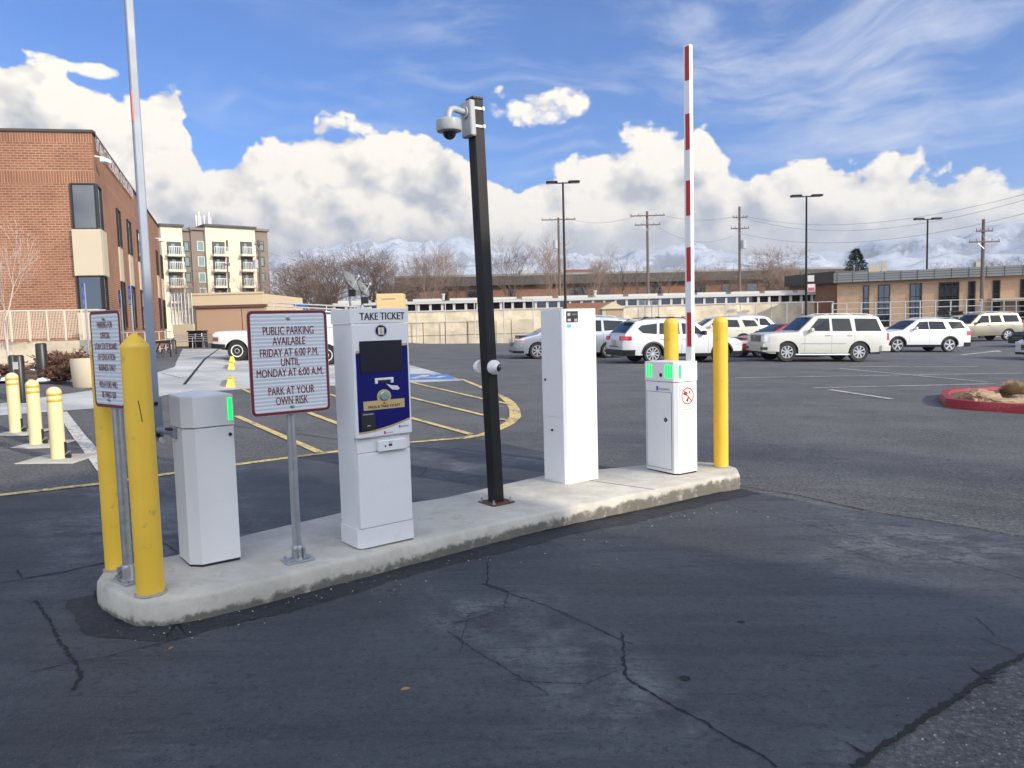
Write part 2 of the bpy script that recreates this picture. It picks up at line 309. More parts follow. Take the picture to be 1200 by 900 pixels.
# ------------------------------------------------------------------ mesh helpers
class MB:
    def __init__(s): s.v = []; s.f = []; s.m = []; s.uv = []; s.mats = []
    def mi(s, m):
        if m not in s.mats: s.mats.append(m)
        return s.mats.index(m)
    def face(s, idx, m, uv=None): s.f.append(tuple(idx)); s.m.append(s.mi(m)); s.uv.append(uv)
    def add(s, vs): b = len(s.v); s.v += [tuple(x) for x in vs]; return b
    def poly(s, pts, m, uv=None): b = s.add(pts); s.face(range(b, b+len(pts)), m, uv); return s
    def box(s, x0, x1, y0, y1, z0, z1, m, ch=0.0):
        x0, x1 = min(x0, x1), max(x0, x1); y0, y1 = min(y0, y1), max(y0, y1); z0, z1 = min(z0, z1), max(z0, z1)
        if ch:
            c = min(ch, (x1-x0)*.3, (y1-y0)*.3, (z1-z0)*.3)
            pts = [(x0+c, y0), (x1-c, y0), (x1, y0+c), (x1, y1-c), (x1-c, y1), (x0+c, y1), (x0, y1-c), (x0, y0+c)]
            ins = [(x0+c, y0+c), (x1-c, y0+c), (x1-c, y0+c), (x1-c, y1-c), (x1-c, y1-c), (x0+c, y1-c), (x0+c, y1-c), (x0+c, y0+c)]
            r = [[(p[0], p[1], z) for p in pp] for pp, z in ((ins, z0), (pts, z0+c), (pts, z1-c), (ins, z1))]
            s.rings(r, m); return s
        b = s.add([(x, y, z) for z in (z0, z1) for x, y in ((x0, y0), (x1, y0), (x1, y1), (x0, y1))])
        for q in ((3, 2, 1, 0), (4, 5, 6, 7), (0, 1, 5, 4), (1, 2, 6, 5), (2, 3, 7, 6), (3, 0, 4, 7)): s.face([b+i for i in q], m)
        return s
    def rings(s, rs, m, cap=True, close=True):
        k = len(rs[0]); bs = [s.add(r) for r in rs]
        for a, b in zip(bs, bs[1:]):
            for i in range(k if close else k-1):
                j = (i+1) % k; s.face((a+i, a+j, b+j, b+i), m)
        if cap: s.face([bs[0]+i for i in reversed(range(k))], m); s.face([bs[-1]+i for i in range(k)], m)
        return s
    def prism(s, pts, z0, z1, m, c=0.0):
        a = 0
        for i in range(len(pts)):
            x0, y0 = pts[i][:2]; x1, y1 = pts[(i+1) % len(pts)][:2]; a += x0*y1-x1*y0
        if a < 0: pts = list(reversed(pts))
        rs = [[(p[0], p[1], z0) for p in pts]]
        if c:
            cx = sum(p[0] for p in pts)/len(pts); cy = sum(p[1] for p in pts)/len(pts)
            rs.append([(p[0], p[1], z1-c) for p in pts])
            rs.append([(p[0]-(p[0]-cx)/max(1e-6, math.hypot(p[0]-cx, p[1]-cy))*c, p[1]-(p[1]-cy)/max(1e-6, math.hypot(p[0]-cx, p[1]-cy))*c, z1) for p in pts])
        else: rs.append([(p[0], p[1], z1) for p in pts])
        return s.rings(rs, m)
    def tube(s, path, rad, m, k=8, cap=True):
        path = [Vector(p) for p in path]; rads = rad if isinstance(rad, (list, tuple)) else [rad]*len(path); rs = []
        d = (path[1]-path[0]).normalized(); u = d.orthogonal().normalized()
        for i, p in enumerate(path):
            t = (path[min(i+1, len(path)-1)]-path[max(i-1, 0)]).normalized()
            u = (u-t*u.dot(t)).normalized(); w_ = t.cross(u)
            rs.append([p+(u*math.cos(2*math.pi*j/k)+w_*math.sin(2*math.pi*j/k))*rads[i] for j in range(k)])
        return s.rings(rs, m, cap)
    def lathe(s, prof, m, k=24, c=(0, 0, 0), axis='z'):
        rs = []
        for r, z in prof:
            ring = []
            for j in range(k):
                a = 2*math.pi*j/k; x, y = r*math.cos(a), r*math.sin(a)
                ring.append({'z': (c[0]+x, c[1]+y, c[2]+z), 'y': (c[0]+y, c[1]+z, c[2]+x), 'x': (c[0]+z, c[1]+x, c[2]+y)}[axis])
            rs.append(ring)
        return s.rings(rs, m)
    def obj(s, name, parent=None, smooth=35, loc=None):
        me = D.meshes.new(name); me.from_pydata(s.v, [], s.f)
        for m in s.mats: me.materials.append(m)
        me.polygons.foreach_set('material_index', s.m)
        if any(u is not None for u in s.uv):
            ul = me.uv_layers.new(name='UVMap')
            for p, u in zip(me.polygons, s.uv):
                if u:
                    for li, q in zip(p.loop_indices, u): ul.data[li].uv = q
        me.validate(); me.update()
        if smooth:
            me.polygons.foreach_set('use_smooth', [True]*len(me.polygons))
            try: me.set_sharp_from_angle(angle=R(smooth))
            except Exception: pass
        o = D.objects.new(name, me); C.collection.objects.link(o)
        if parent: o.parent = parent
        if loc: o.location = loc
        return o
def thing(name, label, cat, loc=(0, 0, 0), rz=0.0, group=None):
    o = D.objects.new(name, None); C.collection.objects.link(o); o.empty_display_size = .2
    o.location = loc; o.rotation_euler = (0, 0, rz); return tag(o, label, cat, group)
def tag(o, label, cat, group=None):
    o['label'] = label; o['category'] = cat
    if group: o['group'] = group
    return o
def struct(o, kind='structure'): o['kind'] = kind; return o
def copy_tree(o, parent=None):
    c = o.copy(); C.collection.objects.link(c); c.parent = parent
    for ch in [q for q in D.objects if q.parent == o]: copy_tree(ch, c)
    return c
def text_into(mb, s, size, m, x=0, y=0, z=0, sx=1.0, align='CENTER', plane='xz', bold=0.0):
    if bold:
        text_into(mb, s, size, m, x-bold*.6, y, z, sx, align, plane); text_into(mb, s, size, m, x, y-.0003, z, sx, align, plane); text_into(mb, s, size, m, x+bold*.6, y-.0006, z, sx, align, plane); return
    cu = D.curves.new('t', 'FONT'); cu.body = s; cu.size = size; cu.align_x = align; cu.resolution_u = 3
    o = D.objects.new('t', cu); C.collection.objects.link(o)
    bpy.context.view_layer.update()
    me = D.meshes.new_from_object(o); D.objects.remove(o); D.curves.remove(cu)
    b = mb.add([((x+v.co.x*sx, y, z+v.co.y) if plane == 'xz' else (x+v.co.x*sx, y+v.co.y, z)) for v in me.vertices])
    for p in me.polygons: mb.face([b+i for i in p.vertices], m)
    D.meshes.remove(me)
def sheet(name, pts, off, m, kind='structure', sub=None):
    """flat patch that follows the ground"""
    bm = bmesh.new(); vs = [bm.verts.new((p[0], p[1], 0)) for p in pts]; bm.faces.new(vs)
    return finish_sheet(bm, name, off, m, kind)
def finish_sheet(bm, name, off, m, kind='structure'):
    for bx, _ in GB:
        bmesh.ops.bisect_plane(bm, geom=bm.verts[:]+bm.edges[:]+bm.faces[:], plane_co=(bx, 0, 0), plane_no=(1, 0, 0))
    bmesh.ops.recalc_face_normals(bm, faces=bm.faces[:])
    if bm.faces and bm.faces[:][0].normal.z < 0: bmesh.ops.reverse_faces(bm, faces=bm.faces[:])
    for v in bm.verts: v.co.z = G(v.co.x)+off
    me = D.meshes.new(name); bm.to_mesh(me); bm.free(); me.materials.append(m)
    o = D.objects.new(name, me); C.collection.objects.link(o)
    if kind: o['kind'] = kind
    return o
def strip_into(bm, pts, w, jag=0.0):
    """pts world xy; w width (number or list)"""
    P = [Vector((p[0], p[1])) for p in pts]; ws = w if isinstance(w, list) else [w]*len(P); L = []; Rr = []
    for i, p in enumerate(P):
        t = (P[min(i+1, len(P)-1)]-P[max(i-1, 0)]).normalized(); nn = Vector((-t.y, t.x))
        L.append(bm.verts.new((*(p+nn*ws[i]/2), 0))); Rr.append(bm.verts.new((*(p-nn*ws[i]/2), 0)))
    for i in range(len(P)-1):
        try: bm.faces.new((Rr[i], Rr[i+1], L[i+1], L[i]))
        except ValueError: pass
def lines(name, plist, off, m):
    bm = bmesh.new()
    for pts, wd in plist: strip_into(bm, pts, wd)
    return finish_sheet(bm, name, off, m)
def gpl(*uv): return [gp(u, v).xy for u, v in uv]
def rough(pts, step=.06, amp=.02, seed=0):
    out_ = []; rr = random.Random(seed)
    for a, b in zip(pts, pts[1:]):
        a = Vector(a[:2]); b = Vector(b[:2]); k = max(1, int((b-a).length/step)); t = (b-a).normalized(); nn = Vector((-t.y, t.x))
        for i in range(k):
            p = a+(b-a)*(i/k); q = noise.noise((p.x*3.1+seed, p.y*3.1, seed))*amp*1.6+rr.uniform(-amp, amp)*.5
            out_.append(p+nn*q)
    out_.append(Vector(pts[-1][:2])); return out_
# ------------------------------------------------------------------ ground
bm = bmesh.new()
S = 9000; bm.faces.new([bm.verts.new(p+(0,)) for p in ((-S, -60), (S, -60), (S, S), (-S, S))])
finish_sheet(bm, 'ground', -.03, dirtg)
sheet('parking_lot', [(-70, -40), (70, -40), (70, 72), (-70, 72)], .0, asphalt)
AX = Vector((.796, .606)); NN = Vector((.606, -.796)); ANG = math.atan2(AX.y, AX.x)
# fresh sealed lane round the island
pA = gpl((0, 583), (122, 569), (205, 557), (400, 531), (480, 520), (555, 514), (640, 530), (740, 556), (866, 573))
pB = gpl((866, 573), (960, 592), (1025, 602), (1100, 612), (1200, 631))
far_edge = rough([Vector((-12, 6.2)), *pA], .25, .01, 1)[:-1]+rough(pB, .08, .02, 2)
near_edge = rough(gpl((1200, 772), (1150, 800), (1120, 822), (1060, 858), (1000, 900)), .03, .018, 3)
far_r = Vector(far_edge[-1]); d_ = (Vector(pB[-1])-Vector(pB[-3])).normalized()
poly = far_edge+[far_r+d_*9, Vector((9.5, 7.2))*1.0, Vector(near_edge[0])+Vector((4.5, 3.9))]+near_edge+[Vector((-.8, .9)), Vector((-4, -3)), Vector((-12, -3))]
ex = Vector(pB[-1])
poly = far_edge+[ex+Vector((6, -2.2)), near_edge[0]+Vector((3.2, 2.2))]+near_edge+[near_edge[-1]+Vector((-3.6, -3.2)), Vector((-12, -6))]
sheet('sealed_lane', poly, .004, slurry)
sheet('concrete_pad', gpl((0, 487), (120, 478), (200, 462), (300, 455), (400, 452), (545, 446), (485, 429), (400, 412), (214, 409), (205, 430), (125, 455), (0, 473)), .004, concpad)
jl = gpl((216, 451), (262, 405)); 
lines('pad_joint', [(jl, .07)], .012, crackm)
# painted markings
yl = []
yl.append((gpl((0, 581), (122, 567), (205, 555), (300, 542), (400, 529), (480, 519), (540, 514), (556, 511)), .11))
arcp = gpl((541, 514.5), (562, 511), (580, 505), (596, 497), (604, 489), (603, 480), (598, 472), (590, 466)); yl.append((arcp, [.11, .13, .15, .17, .19, .19, .18, .14]))
yl.append((gpl((592, 467), (566, 455), (541, 444.5)), .12))
for q in (((277, 488), (375, 531)), ((284, 456), (356, 482), (450, 517)), ((384, 462), (484, 491), (553, 510)), ((425, 452), (484, 467), (566, 487), (598, 494)), ((484, 449), (566, 468), (596, 474))): yl.append((gpl(*q), .105))
for i, (q, wd) in enumerate(yl): lines('yellow_line', [(q, wd)], .009+.0006*i, yline)
wl = [(((72, 483), (100, 520), (124, 552)), .16), (((862, 443), (1198, 437.5)), .10), (((953, 455), (1166, 450)), .10), (((972, 457), (1045, 468)), .14), (((984, 432), (1156, 448)), .10), (((996, 430), (1147, 430)), .12),
      (((640, 449), (700, 445)), .1), (((880, 425), (1000, 421)), .1), (((330, 437), (400, 443)), .1), (((190, 437), (214, 443)), .1)]
for i, (q, wd) in enumerate(wl): lines('white_line', [(gpl(*q), wd)], .0092+.0006*i, wline)
# parking arrow
a0, a1 = gp(1127, 416), gp(1170, 411)
dd = (a1-a0).xy.normalized(); pp = Vector((-dd.y, dd.x)); A0 = a0.xy; A1 = a1.xy
sheet('painted_arrow', [A0+pp*.09, A1-dd*1.1+pp*.09, A1-dd*1.1+pp*.42, A1, A1-dd*1.1-pp*.42, A1-dd*1.1-pp*.09, A0-pp*.09], .010, wline)
# disabled-bay symbol: blue field with white figure
bc = gpl((438, 447), (548, 444.6), (532, 439.5), (470, 436.8))
sheet('bay_symbol_field', gpl((436, 446.5), (534, 444.5), (524, 438.5), (440, 438.5)), .008, bline)
lines('bay_symbol_figure', [(gpl((484, 444), (500, 440), (508, 440)), .25), (gpl((490, 442), (512, 443), (520, 441)), .22), (gpl((505, 439.6), (510, 439.6)), .3), (gpl((444, 444), (458, 440)), .2)], .012, wline)
# cracks
cr = []
def c5(*p): return [gp(600+a/2, 540+b/2).xy for a, b in p]
def c4(*p): return [gp(a/2, 540+b/2).xy for a, b in p]
for q, wd in ((c5((-70, 290), (0, 315), (110, 355), (250, 420), (285, 435)), .012), (c5((253, 405), (260, 470), (268, 515), (330, 550), (400, 590), (460, 620), (520, 660), (560, 680), (620, 722)), .022),
              (c4((1145, 237), (1140, 290), (1190, 310)), .014), (c4((1190, 310), (1180, 350), (1050, 388)), .007), (c4((1100, 365), (1075, 455)), .007), (c4((1045, 405), (1200, 500), (1285, 550)), .010),
              (c5((0, 517), (175, 525), (260, 490)), .009), (c5((530, 60), (660, 80), (850, 122), (1000, 145), (1210, 182)), .03), (c5((515, 106), (760, 170), (950, 215), (1210, 282)), .010),
              (c5((730, 140), (760, 165)), .007), (c5((730, 140), (840, 125)), .006), (c4((85, 330), (130, 400), (160, 460), (190, 510), (170, 540)), .026), (c4((70, 500), (160, 478), (240, 465), (420, 420)), .009),
              (c4((-20, 292), (150, 262), (258, 238)), .024), (c4((0, 150), (250, 125)), .010), (c4((380, 190), (415, 215)), .014), (c5((1085, 370), (1130, 410)), .012), (c5((1100, 420), (1200, 460)), .010),
              (c5((1210, 452), (1100, 515), (1050, 550), (830, 700), (795, 722)), .045), (c5((780, 665), (835, 695)), .02), (c5((1075, 490), (1110, 510), (1125, 525)), .05),
              (c4((40, 258), (52, 280)), .014), (c4((230, 170), (256, 190)), .010), (c5((640, 180), (740, 195), (820, 225), (920, 255)), .010), (c4((985, 40), (1000, 18)), .016), (c4((960, 10), (1070, 50)), .007),
              ([gp(868, 571).xy, gp(790, 592).xy, gp(640, 622).xy, gp(490, 657).xy, gp(300, 708).xy, gp(200, 733).xy, gp(140, 728).xy, gp(112, 694).xy], .05)):
    P_ = rough(q, .022, .011, len(cr)); rr = random.Random(len(cr))
    cr.append((P_, [.9*wd*rr.choice((.3, .5, .7, 1.0))*rr.uniform(.6, 1.1) for _ in P_]))
for i, c_ in enumerate(cr): lines('asphalt_crack', [c_], .0068+.00012*i, crackm)
def densify(pl, step):
    o_ = []
    for a, b in zip(pl, pl[1:]+pl[:1]):
        k = max(1, int((b-a).length/step))
        for i in range(k): o_.append(a+(b-a)*(i/k))
    return o_
# crumbled dark strip where the seal coat meets the kerb
edge = densify([gp(u, v).xy for u, v in ((868, 574), (780, 594), (640, 624), (490, 659), (300, 710), (196, 735), (138, 728), (110, 694))], .04)
rr = random.Random(8); bm = bmesh.new(); W__ = []
for i, p_ in enumerate(edge): W__.append((.30+.16*noise.noise((p_.x*1.5, p_.y*1.5, 2))+.06*noise.noise((p_.x*9, p_.y*9, 2))+rr.uniform(-.012, .012)))
cut = next(i for i, p_ in enumerate(edge) if (p_-gp(110, 694).xy).length < .03)+1
strip_into(bm, [p_+NN*.06 for p_ in edge[:cut]], W__[:cut]); finish_sheet(bm, 'crumbled_edge', .0062, roadmat('crumbled_asphalt', (.026, .030, .037), 'slurry'))
# dark seal spots
for (u, v, r) in ((802, 796, .028), (868, 730, .022)):
    c_ = gp(u, v).xy; sheet('tar_spot', [c_+Vector((math.cos(a*.7)*r*random.uniform(.8, 1.2), math.sin(a*.7)*r*random.uniform(.7, 1.1))) for a in range(9)], .0065, crackm)

# pebbles and a leaf
mb = MB(); rr = random.Random(3)
for i in range(300):
    if i < 230:
        t = rr.random(); b_ = gp(120+t*740, 735-t*145).xy+NN*abs(rr.gauss(0, .22))
    elif i < 330: b_ = gp(rr.uniform(1040, 1200), rr.uniform(800, 900)).xy
    else: b_ = gp(rr.uniform(0, 1200), rr.uniform(560, 900)).xy
    s = rr.uniform(.0025, .0065); z = G(b_.x)+.005
    vs = [(b_.x+rr.uniform(.6, 1.1)*s*math.cos(a), b_.y+rr.uniform(.6, 1.1)*s*math.sin(a), z+(0 if k == 0 else s*.9)) for k in (0, 1) for a in (0, 1.57, 3.14, 4.71)]
    b0_ = mb.add(vs)
    for q in ((4, 5, 6, 7), (0, 1, 5, 4), (1, 2, 6, 5), (2, 3, 7, 6), (3, 0, 4, 7)): mb.face([b0_+j for j in q], (asphalt, conc, asphalt)[i % 3])
o = mb.obj('gravel', smooth=0); o['kind'] = 'stuff'
tag(o, 'loose grit and pebbles scattered on the dark sealed asphalt', 'gravel')
def leaf(u, v, s, a, lab):
    p = gp(u, v, .006); mb = MB()
    mb.rings([[(p.x+s*(x*math.cos(a)-y*math.sin(a)), p.y+s*(x*math.sin(a)+y*math.cos(a)), p.z+s*z+dz) for x, y, z in ((-1, 0, 0), (-.4, .35, .25), (.4, .35, .3), (1, 0, .1), (.4, -.35, .05), (-.4, -.35, .1))] for dz in (0, .001)], mat('dead_leaf', (.30, .17, .08), .8))
    tag(mb.obj('dead_leaf'), lab, 'leaf')
leaf(475, 808, .022, .3, 'tan dead leaf lying on the asphalt in front of the ticket machine')
leaf(200, 760, .018, 1.3, 'brown dead leaf on the asphalt just below the rounded island end')

# ------------------------------------------------------------------ the island
def gt(u, v, top=.145): return gp(u, v, top)
OR = gt(190, 702).xy
base = [gt(*p).xy for p in ((116, 676), (124, 667), (150, 660), (205, 650), (290, 626), (400, 600), (520, 583), (640, 556), (750, 545), (820, 541), (848, 543), (863, 548))]
near = [gt(*p).xy for p in ((866, 555), (835, 560), (780, 571), (700, 587), (640, 599), (560, 617), (490, 634), (400, 656), (300, 680), (235, 695), (190, 702), (160, 702), (138, 694), (121, 684))]
loop = base+near
lp = densify(loop, .05); cen = sum(lp, Vector((0, 0)))/len(lp)
area = sum(a.x*b.y-b.x*a.y for a, b in zip(lp, lp[1:]+lp[:1]))
if area < 0: lp.reverse()
rings = []
for (ins, z) in ((-.010, -.05), (-.012, .05), (-.010, .120), (.000, .137), (.016, .145)):
    rg = []
    for i, p in enumerate(lp):
        t = (lp[(i+1) % len(lp)]-lp[i-1]).normalized(); nn = Vector((-t.y, t.x))
        wob = noise.noise((p.x*4, p.y*4, z*6))*.012+noise.noise((p.x*17, p.y*17, z*30))*.006
        q = p+nn*(ins+wob*(1 if z < .14 else .3)); rg.append((q.x, q.y, G(q.x)+z))
    rings.append(rg)
mb = MB(); mb.rings(rings, kerbm)
isl = mb.obj('traffic_island', smooth=50); tag(isl, 'long raised concrete traffic island with rounded ends carrying the ticket machine and gates', 'traffic island')
mb = MB()
pj0, pj1 = gt(641, 556).xy, gt(768, 573).xy
for (a, b) in (((640, 556), (768, 574)),):
    A_, B_ = gt(*a).xy, gt(*b).xy; t = (B_-A_).normalized(); nn = Vector((-t.y, t.x))*.004
    mb.poly([(p.x, p.y, G(p.x)+.1475) for p in (A_+nn, A_-nn, B_-nn, B_+nn)], crackm)
mb.obj('joint', isl)
TOP = .145
def on_isl(u, v): return gt(u, v)

# bollards --------------------------------------------------------
def bollard_mesh(mb, r, hh, m):
    dome = [(r*math.cos(a), hh-r*.75+r*.75*math.sin(a)) for a in [R(x) for x in (0, 15, 30, 45, 60, 75, 88)]]
    mb.lathe([(r, -.02), (r, .3), (r, .6), (r, hh-r*.9)]+dome, m, 28)
def cone_bollard(mb, r, hh, m):
    mb.lathe([(r, -.02), (r, .5), (r, hh-.075), (r*1.0, hh-.068), (r*.93, hh-.055), (r*.5, hh-.022), (r*.12, hh), (.002, hh+.001)], m, 32)
def bollard(u, v, r, hh, label, scr=False, cone=True, group='yellow steel bollards on the island'):
    p = on_isl(u, v); t = thing('bollard', label, 'bollard', p, 0, group); mb = MB()
    (cone_bollard if cone else bollard_mesh)(mb, r, hh, yellow); mb.obj('sleeve', t, 60)
    mb = MB(); mb.lathe([(r+.012, -.003), (r+.012, .004), (r, .012)], mat('grey_sealant', (.30, .28, .24), .8), 28); mb.obj('base_ring', t)
    if scr:
        mb = MB(); a = R(-62)
        mb.tube([((r+.001)*math.cos(a-.05), (r+.001)*math.sin(a-.05), 1.02), ((r+.001)*math.cos(a+.04), (r+.001)*math.sin(a+.04), .98), ((r+.001)*math.cos(a+.14), (r+.001)*math.sin(a+.14), .91)], .002, ink, 5); mb.obj('scratch', t)
    return t
bollard(177, 695, .069, 1.36, 'yellow bollard nearest the camera, before the small sign at the left end of the island', True)
bollard(139, 666, .069, 1.33, 'yellow bollard at the left end of the island, half hidden behind the official-parking sign')
bollard(845, 547, .069, 1.44, 'sunlit yellow bollard alone at the right end of the island', cone=False)
pr = on_isl(845, 549).xy; pb = pr-NN*.02-AX*.0
b4 = bollard(788, 545, .069, 1.43, 'yellow bollard behind the right gate cabinet, beside the striped arm', cone=False)

# signs ------------------------------------------------------------
def round_rect(wd, ht, r, x=0, z=0, k=5):
    o_ = []
    for cx, cz, a0 in ((wd/2-r, ht/2-r, 0), (-wd/2+r, ht/2-r, 90), (-wd/2+r, -ht/2+r, 180), (wd/2-r, -ht/2+r, 270)):
        for i in range(k+1):
            a = R(a0+90*i/k); o_.append((x+cx+r*math.cos(a), z+cz+r*math.sin(a)))
    return o_
def parking_sign(u, v, rz, wd, ht, zc, texts, sz, sx, label):
    p = on_isl(u, v); t = thing('parking_sign', label, 'sign', p, rz)
    mb = MB(); mb.tube([(0, 0, .0), (0, 0, zc+ht/2-.03)], .026, galv, 16); mb.obj('post', t)
    mb = MB(); mb.box(-.085, .085, -.06, .06, 0, .012, galv, .003)
    mb.lathe([(.040, .012), (.034, .03), (.033, .09), (.031, .095)], galv, 16)
    for sx_ in (-1, 1): mb.box(sx_*.028-.007, sx_*.028+.007, -.045, .0, .02, .085, galv, .002)
    for sx_ in (-1, 1):
        for sy in (-1, 1): mb.lathe([(.011, .012), (.011, .022), (.006, .023), (.006, .032)], galv, 6, (sx_*.063, sy*.038, 0))
    for zz in (.04, .07): mb.lathe([(.009, -.052), (.009, -.04)], galv, 6, (0, 0, zz), 'y')
    mb.obj('base_plate', t)
    f = -.034
    mb = MB(); pl = round_rect(wd, ht, .028)
    mb.rings([[(x, y, zc+z) for x, z in pl] for y in (f+.003, f)], galv); 
    mb.rings([[(x*(1-.006/wd), y, zc+z*(1-.006/ht)) for x, z in pl] for y in (f, f-.0008)], maroon)
    mb.rings([[(x, y, zc+z) for x, z in round_rect(wd-.038, ht-.038, .016)] for y in (f-.0008, f-.0016)], signw)
    pan = mb.obj('sign_panel', t, 0)
    mb = MB()
    for s, z in texts: text_into(mb, s, sz, maroon, 0, f-.0026, zc+z-sz*.36, sx, bold=sz*.012)
    mb.obj('lettering', pan, 0)
    for z in (ht/2-.045, -ht/2+.045):
        mb = MB(); mb.lathe([(.010, -.003), (.013, -.001), (.013, 0)], galv, 12, (0, f-.0016, zc+z), 'y'); mb.lathe([(.006, -.010), (.006, 0)], galv, 6, (0, f-.0030, zc+z), 'y'); mb.obj('bolt', pan)
    return t
parking_sign(349, 657, ANG, .475, .60, 1.18, [('PUBLIC PARKING', .185), ('AVAILABLE', .125), ('FRIDAY AT 6:00 P.M.', .060), ('UNTIL', .004), ('MONDAY AT 6:00 A.M.', -.056), ('PARK AT YOUR', -.160), ('OWN RISK', -.218)], .066, .60,
             'white sign with maroon border on a galvanised post, reading public parking available')
parking_sign(151, 681, R(-38), .345, .52, 1.22, [('PARKING FOR', .185), ('OFFICIAL', .128), ('UTAH STATE BOARD', .071), ('OF EDUCATION', .014), ('BUSINESS ONLY', -.043), ('VIOLATORS WILL', -.133), ('BE FINED $50', -.188)], .050, .54,
             'narrow white sign between the two left yellow bollards, about official business parking')

# gate cabinets ----------------------------------------------------
def cham(x0, x1, y0, y1, c): # chamfer of the near-left corner
    return [(x0+c, y0), (x1, y0), (x1, y1), (x0, y1), (x0, y0+c)]
def cabinet(u, v, label, left):
    # origin: near corner of the cabinet, local x along the island, local -y towards the lane
    p = on_isl(u, v); rz = ANG if left else ANG-R(4)
    t = thing('barrier_cabinet', label, 'barrier cabinet', p, rz)
    W_, D_, Hh = (.275, .28, .995) if left else (.265, .39, 1.035)
    c = .055 if left else .03; zt = Hh-.185
    mb = MB(); mb.prism(cham(.004, W_-.004, .004, D_-.004, c), .0, .014, black); mb.obj('plinth', t)
    mb = MB(); mb.prism(cham(0, W_, 0, D_, c), .014, zt-.004, white)
    body = mb.obj('housing', t, 20)
    if not left:
        mb = MB(); mb.box(-.0015, 0, .06, D_-.015, .05, zt-.10, white, .0); mb.obj('door_panel', body, 0)
        mb = MB(); mb.box(-.003, 0, .055, .0575, .045, zt-.095, ink); mb.box(-.003, 0, D_-.0175, D_-.015, .045, zt-.095, ink); mb.box(-.003, 0, .055, D_-.015, .0425, .045, ink); mb.box(-.003, 0, .055, D_-.015, zt-.0975, zt-.095, ink); mb.obj('door_gap', body, 0)
        mb = MB(); mb.lathe([(.020, -.006), (.020, 0)], black, 20, (0, .13, .50), 'x'); mb.box(-.009, -.005, .126, .134, .49, .51, galv); mb.obj('lock', body)
        mb = MB(); mb.box(-.003, 0, .225, .245, zt-.085, zt-.045, mat('logo_blue', (.02, .05, .25), .4))
        tx = MB(); text_into(tx, 'SCIDPARKO', .026, ink, 0, 0, 0, 1.0, 'LEFT')
        b_ = mb.add([(-.003, .215-x, zt-.078+z) for x, y, z in tx.v])
        for f_ in tx.f: mb.face([b_+i for i in f_], ink)
        mb.obj('maker_mark', body, 0)
        # no-motorcycle sticker on the lane face
        mb = MB(); sx0, sx1, sz0, sz1 = .045, W_-.02, zt-.27, zt-.03; cx, cz = (sx0+sx1)/2, (sz0+sz1)/2+.018
        mb.box(sx0, sx1, -.002, 0, sz0, sz1, mat('sticker_grey', (.35, .35, .36), .5)); mb.box(sx0+.004, sx1-.004, -.003, -.002, sz0+.004, sz1-.004, mat('sticker_white', (.80, .78, .76), .4))
        ringr = .078; rd = mat('sign_red', (.65, .02, .02), .4)
        for i in range(32):
            a, b = 2*math.pi*i/32, 2*math.pi*(i+1)/32
            mb.poly([(cx+q*math.cos(w_), -.0042, cz+q*math.sin(w_)) for q, w_ in ((ringr, a), (ringr, b), (ringr-.011, b), (ringr-.011, a))], rd)
        mb.poly([(cx-.058, -.0045, cz+.050), (cx-.050, -.0045, cz+.058), (cx+.058, -.0045, cz-.050), (cx+.050, -.0045, cz-.058)], rd)
        mb.poly([(cx-.06, -.0038, cz+.02), (cx-.01, -.0038, cz-.0), (cx+.0, -.0038, cz+.03), (cx-.03, -.0038, cz+.045)], ink)
        mb.poly([(cx-.02, -.0036, cz-.045), (cx+.0, -.0036, cz-.055), (cx+.015, -.0036, cz-.02), (cx+.0, -.0036, cz-.012)], ink)
        mb.poly([(cx+.018, -.0036, cz+.02), (cx+.034, -.0036, cz+.018), (cx+.032, -.0036, cz+.048), (cx+.022, -.0036, cz+.05)], ink)
        text_into(mb, 'NO PEDESTRIANS', .016, rd, cx, -.0042, sz0+.012, .85)
        mb.obj('warning_sticker', body, 0)
    # head
    mb = MB(); hp = cham(-.004, W_+.004, -.004, D_+.004, c)
    mb.prism(hp, zt+.002, Hh-.004, white, .006)
    if left:  # low hipped lid
        cx = W_*.42; mb.rings([[(x, y, Hh-.004) for x, y in [(a*.985+.002, b*.985+.002) for a, b in hp]], [(cx+(x-cx)*.25, D_*.5+(y-D_*.5)*.7, Hh+.014) for x, y in hp]], white)
    head = mb.obj('head', t, 20)
    def lampbar(x0, x1, y0, y1, z0=zt+.035, z1=Hh-.03):
        mb = MB(); mb.box(x0, x1, y0, y1, z0, z1, led, .001); mb.obj('signal_light', head)
    if left: lampbar(W_-.028, W_-.004, -.009, -.004, zt+.03, Hh-.025)
    else:
        for y0 in (D_-.035, D_-.075): lampbar(-.0085, -.004, y0-.012, y0+.012)
        for y0 in (.115, .082, .049): lampbar(-.0085, -.004, y0-.012, y0+.012)
        lampbar(.035, .062, -.0085, -.004)
        mb = MB(); mb.lathe([(.016, -.004), (.019, 0)], black, 20, (-.004, .185, zt+.06), 'x'); mb.obj('key_port', head)
    if left:
        mb = MB(); mb.lathe([(.010, -.006), (.010, 0)], black, 12, (W_-.022, 0, zt-.055), 'y'); mb.obj('lock', body)
    return t, W_, D_, Hh, zt
cabL, wL, dL, hL, ztL = cabinet(226, 667, 'white barrier cabinet with a single green light bar, standing behind the two left bollards', True)
cabR, wR, dR, hR, ztR = cabinet(793, 557.5, 'white barrier cabinet with several green light bars and a prohibition sticker, near the right end', False)

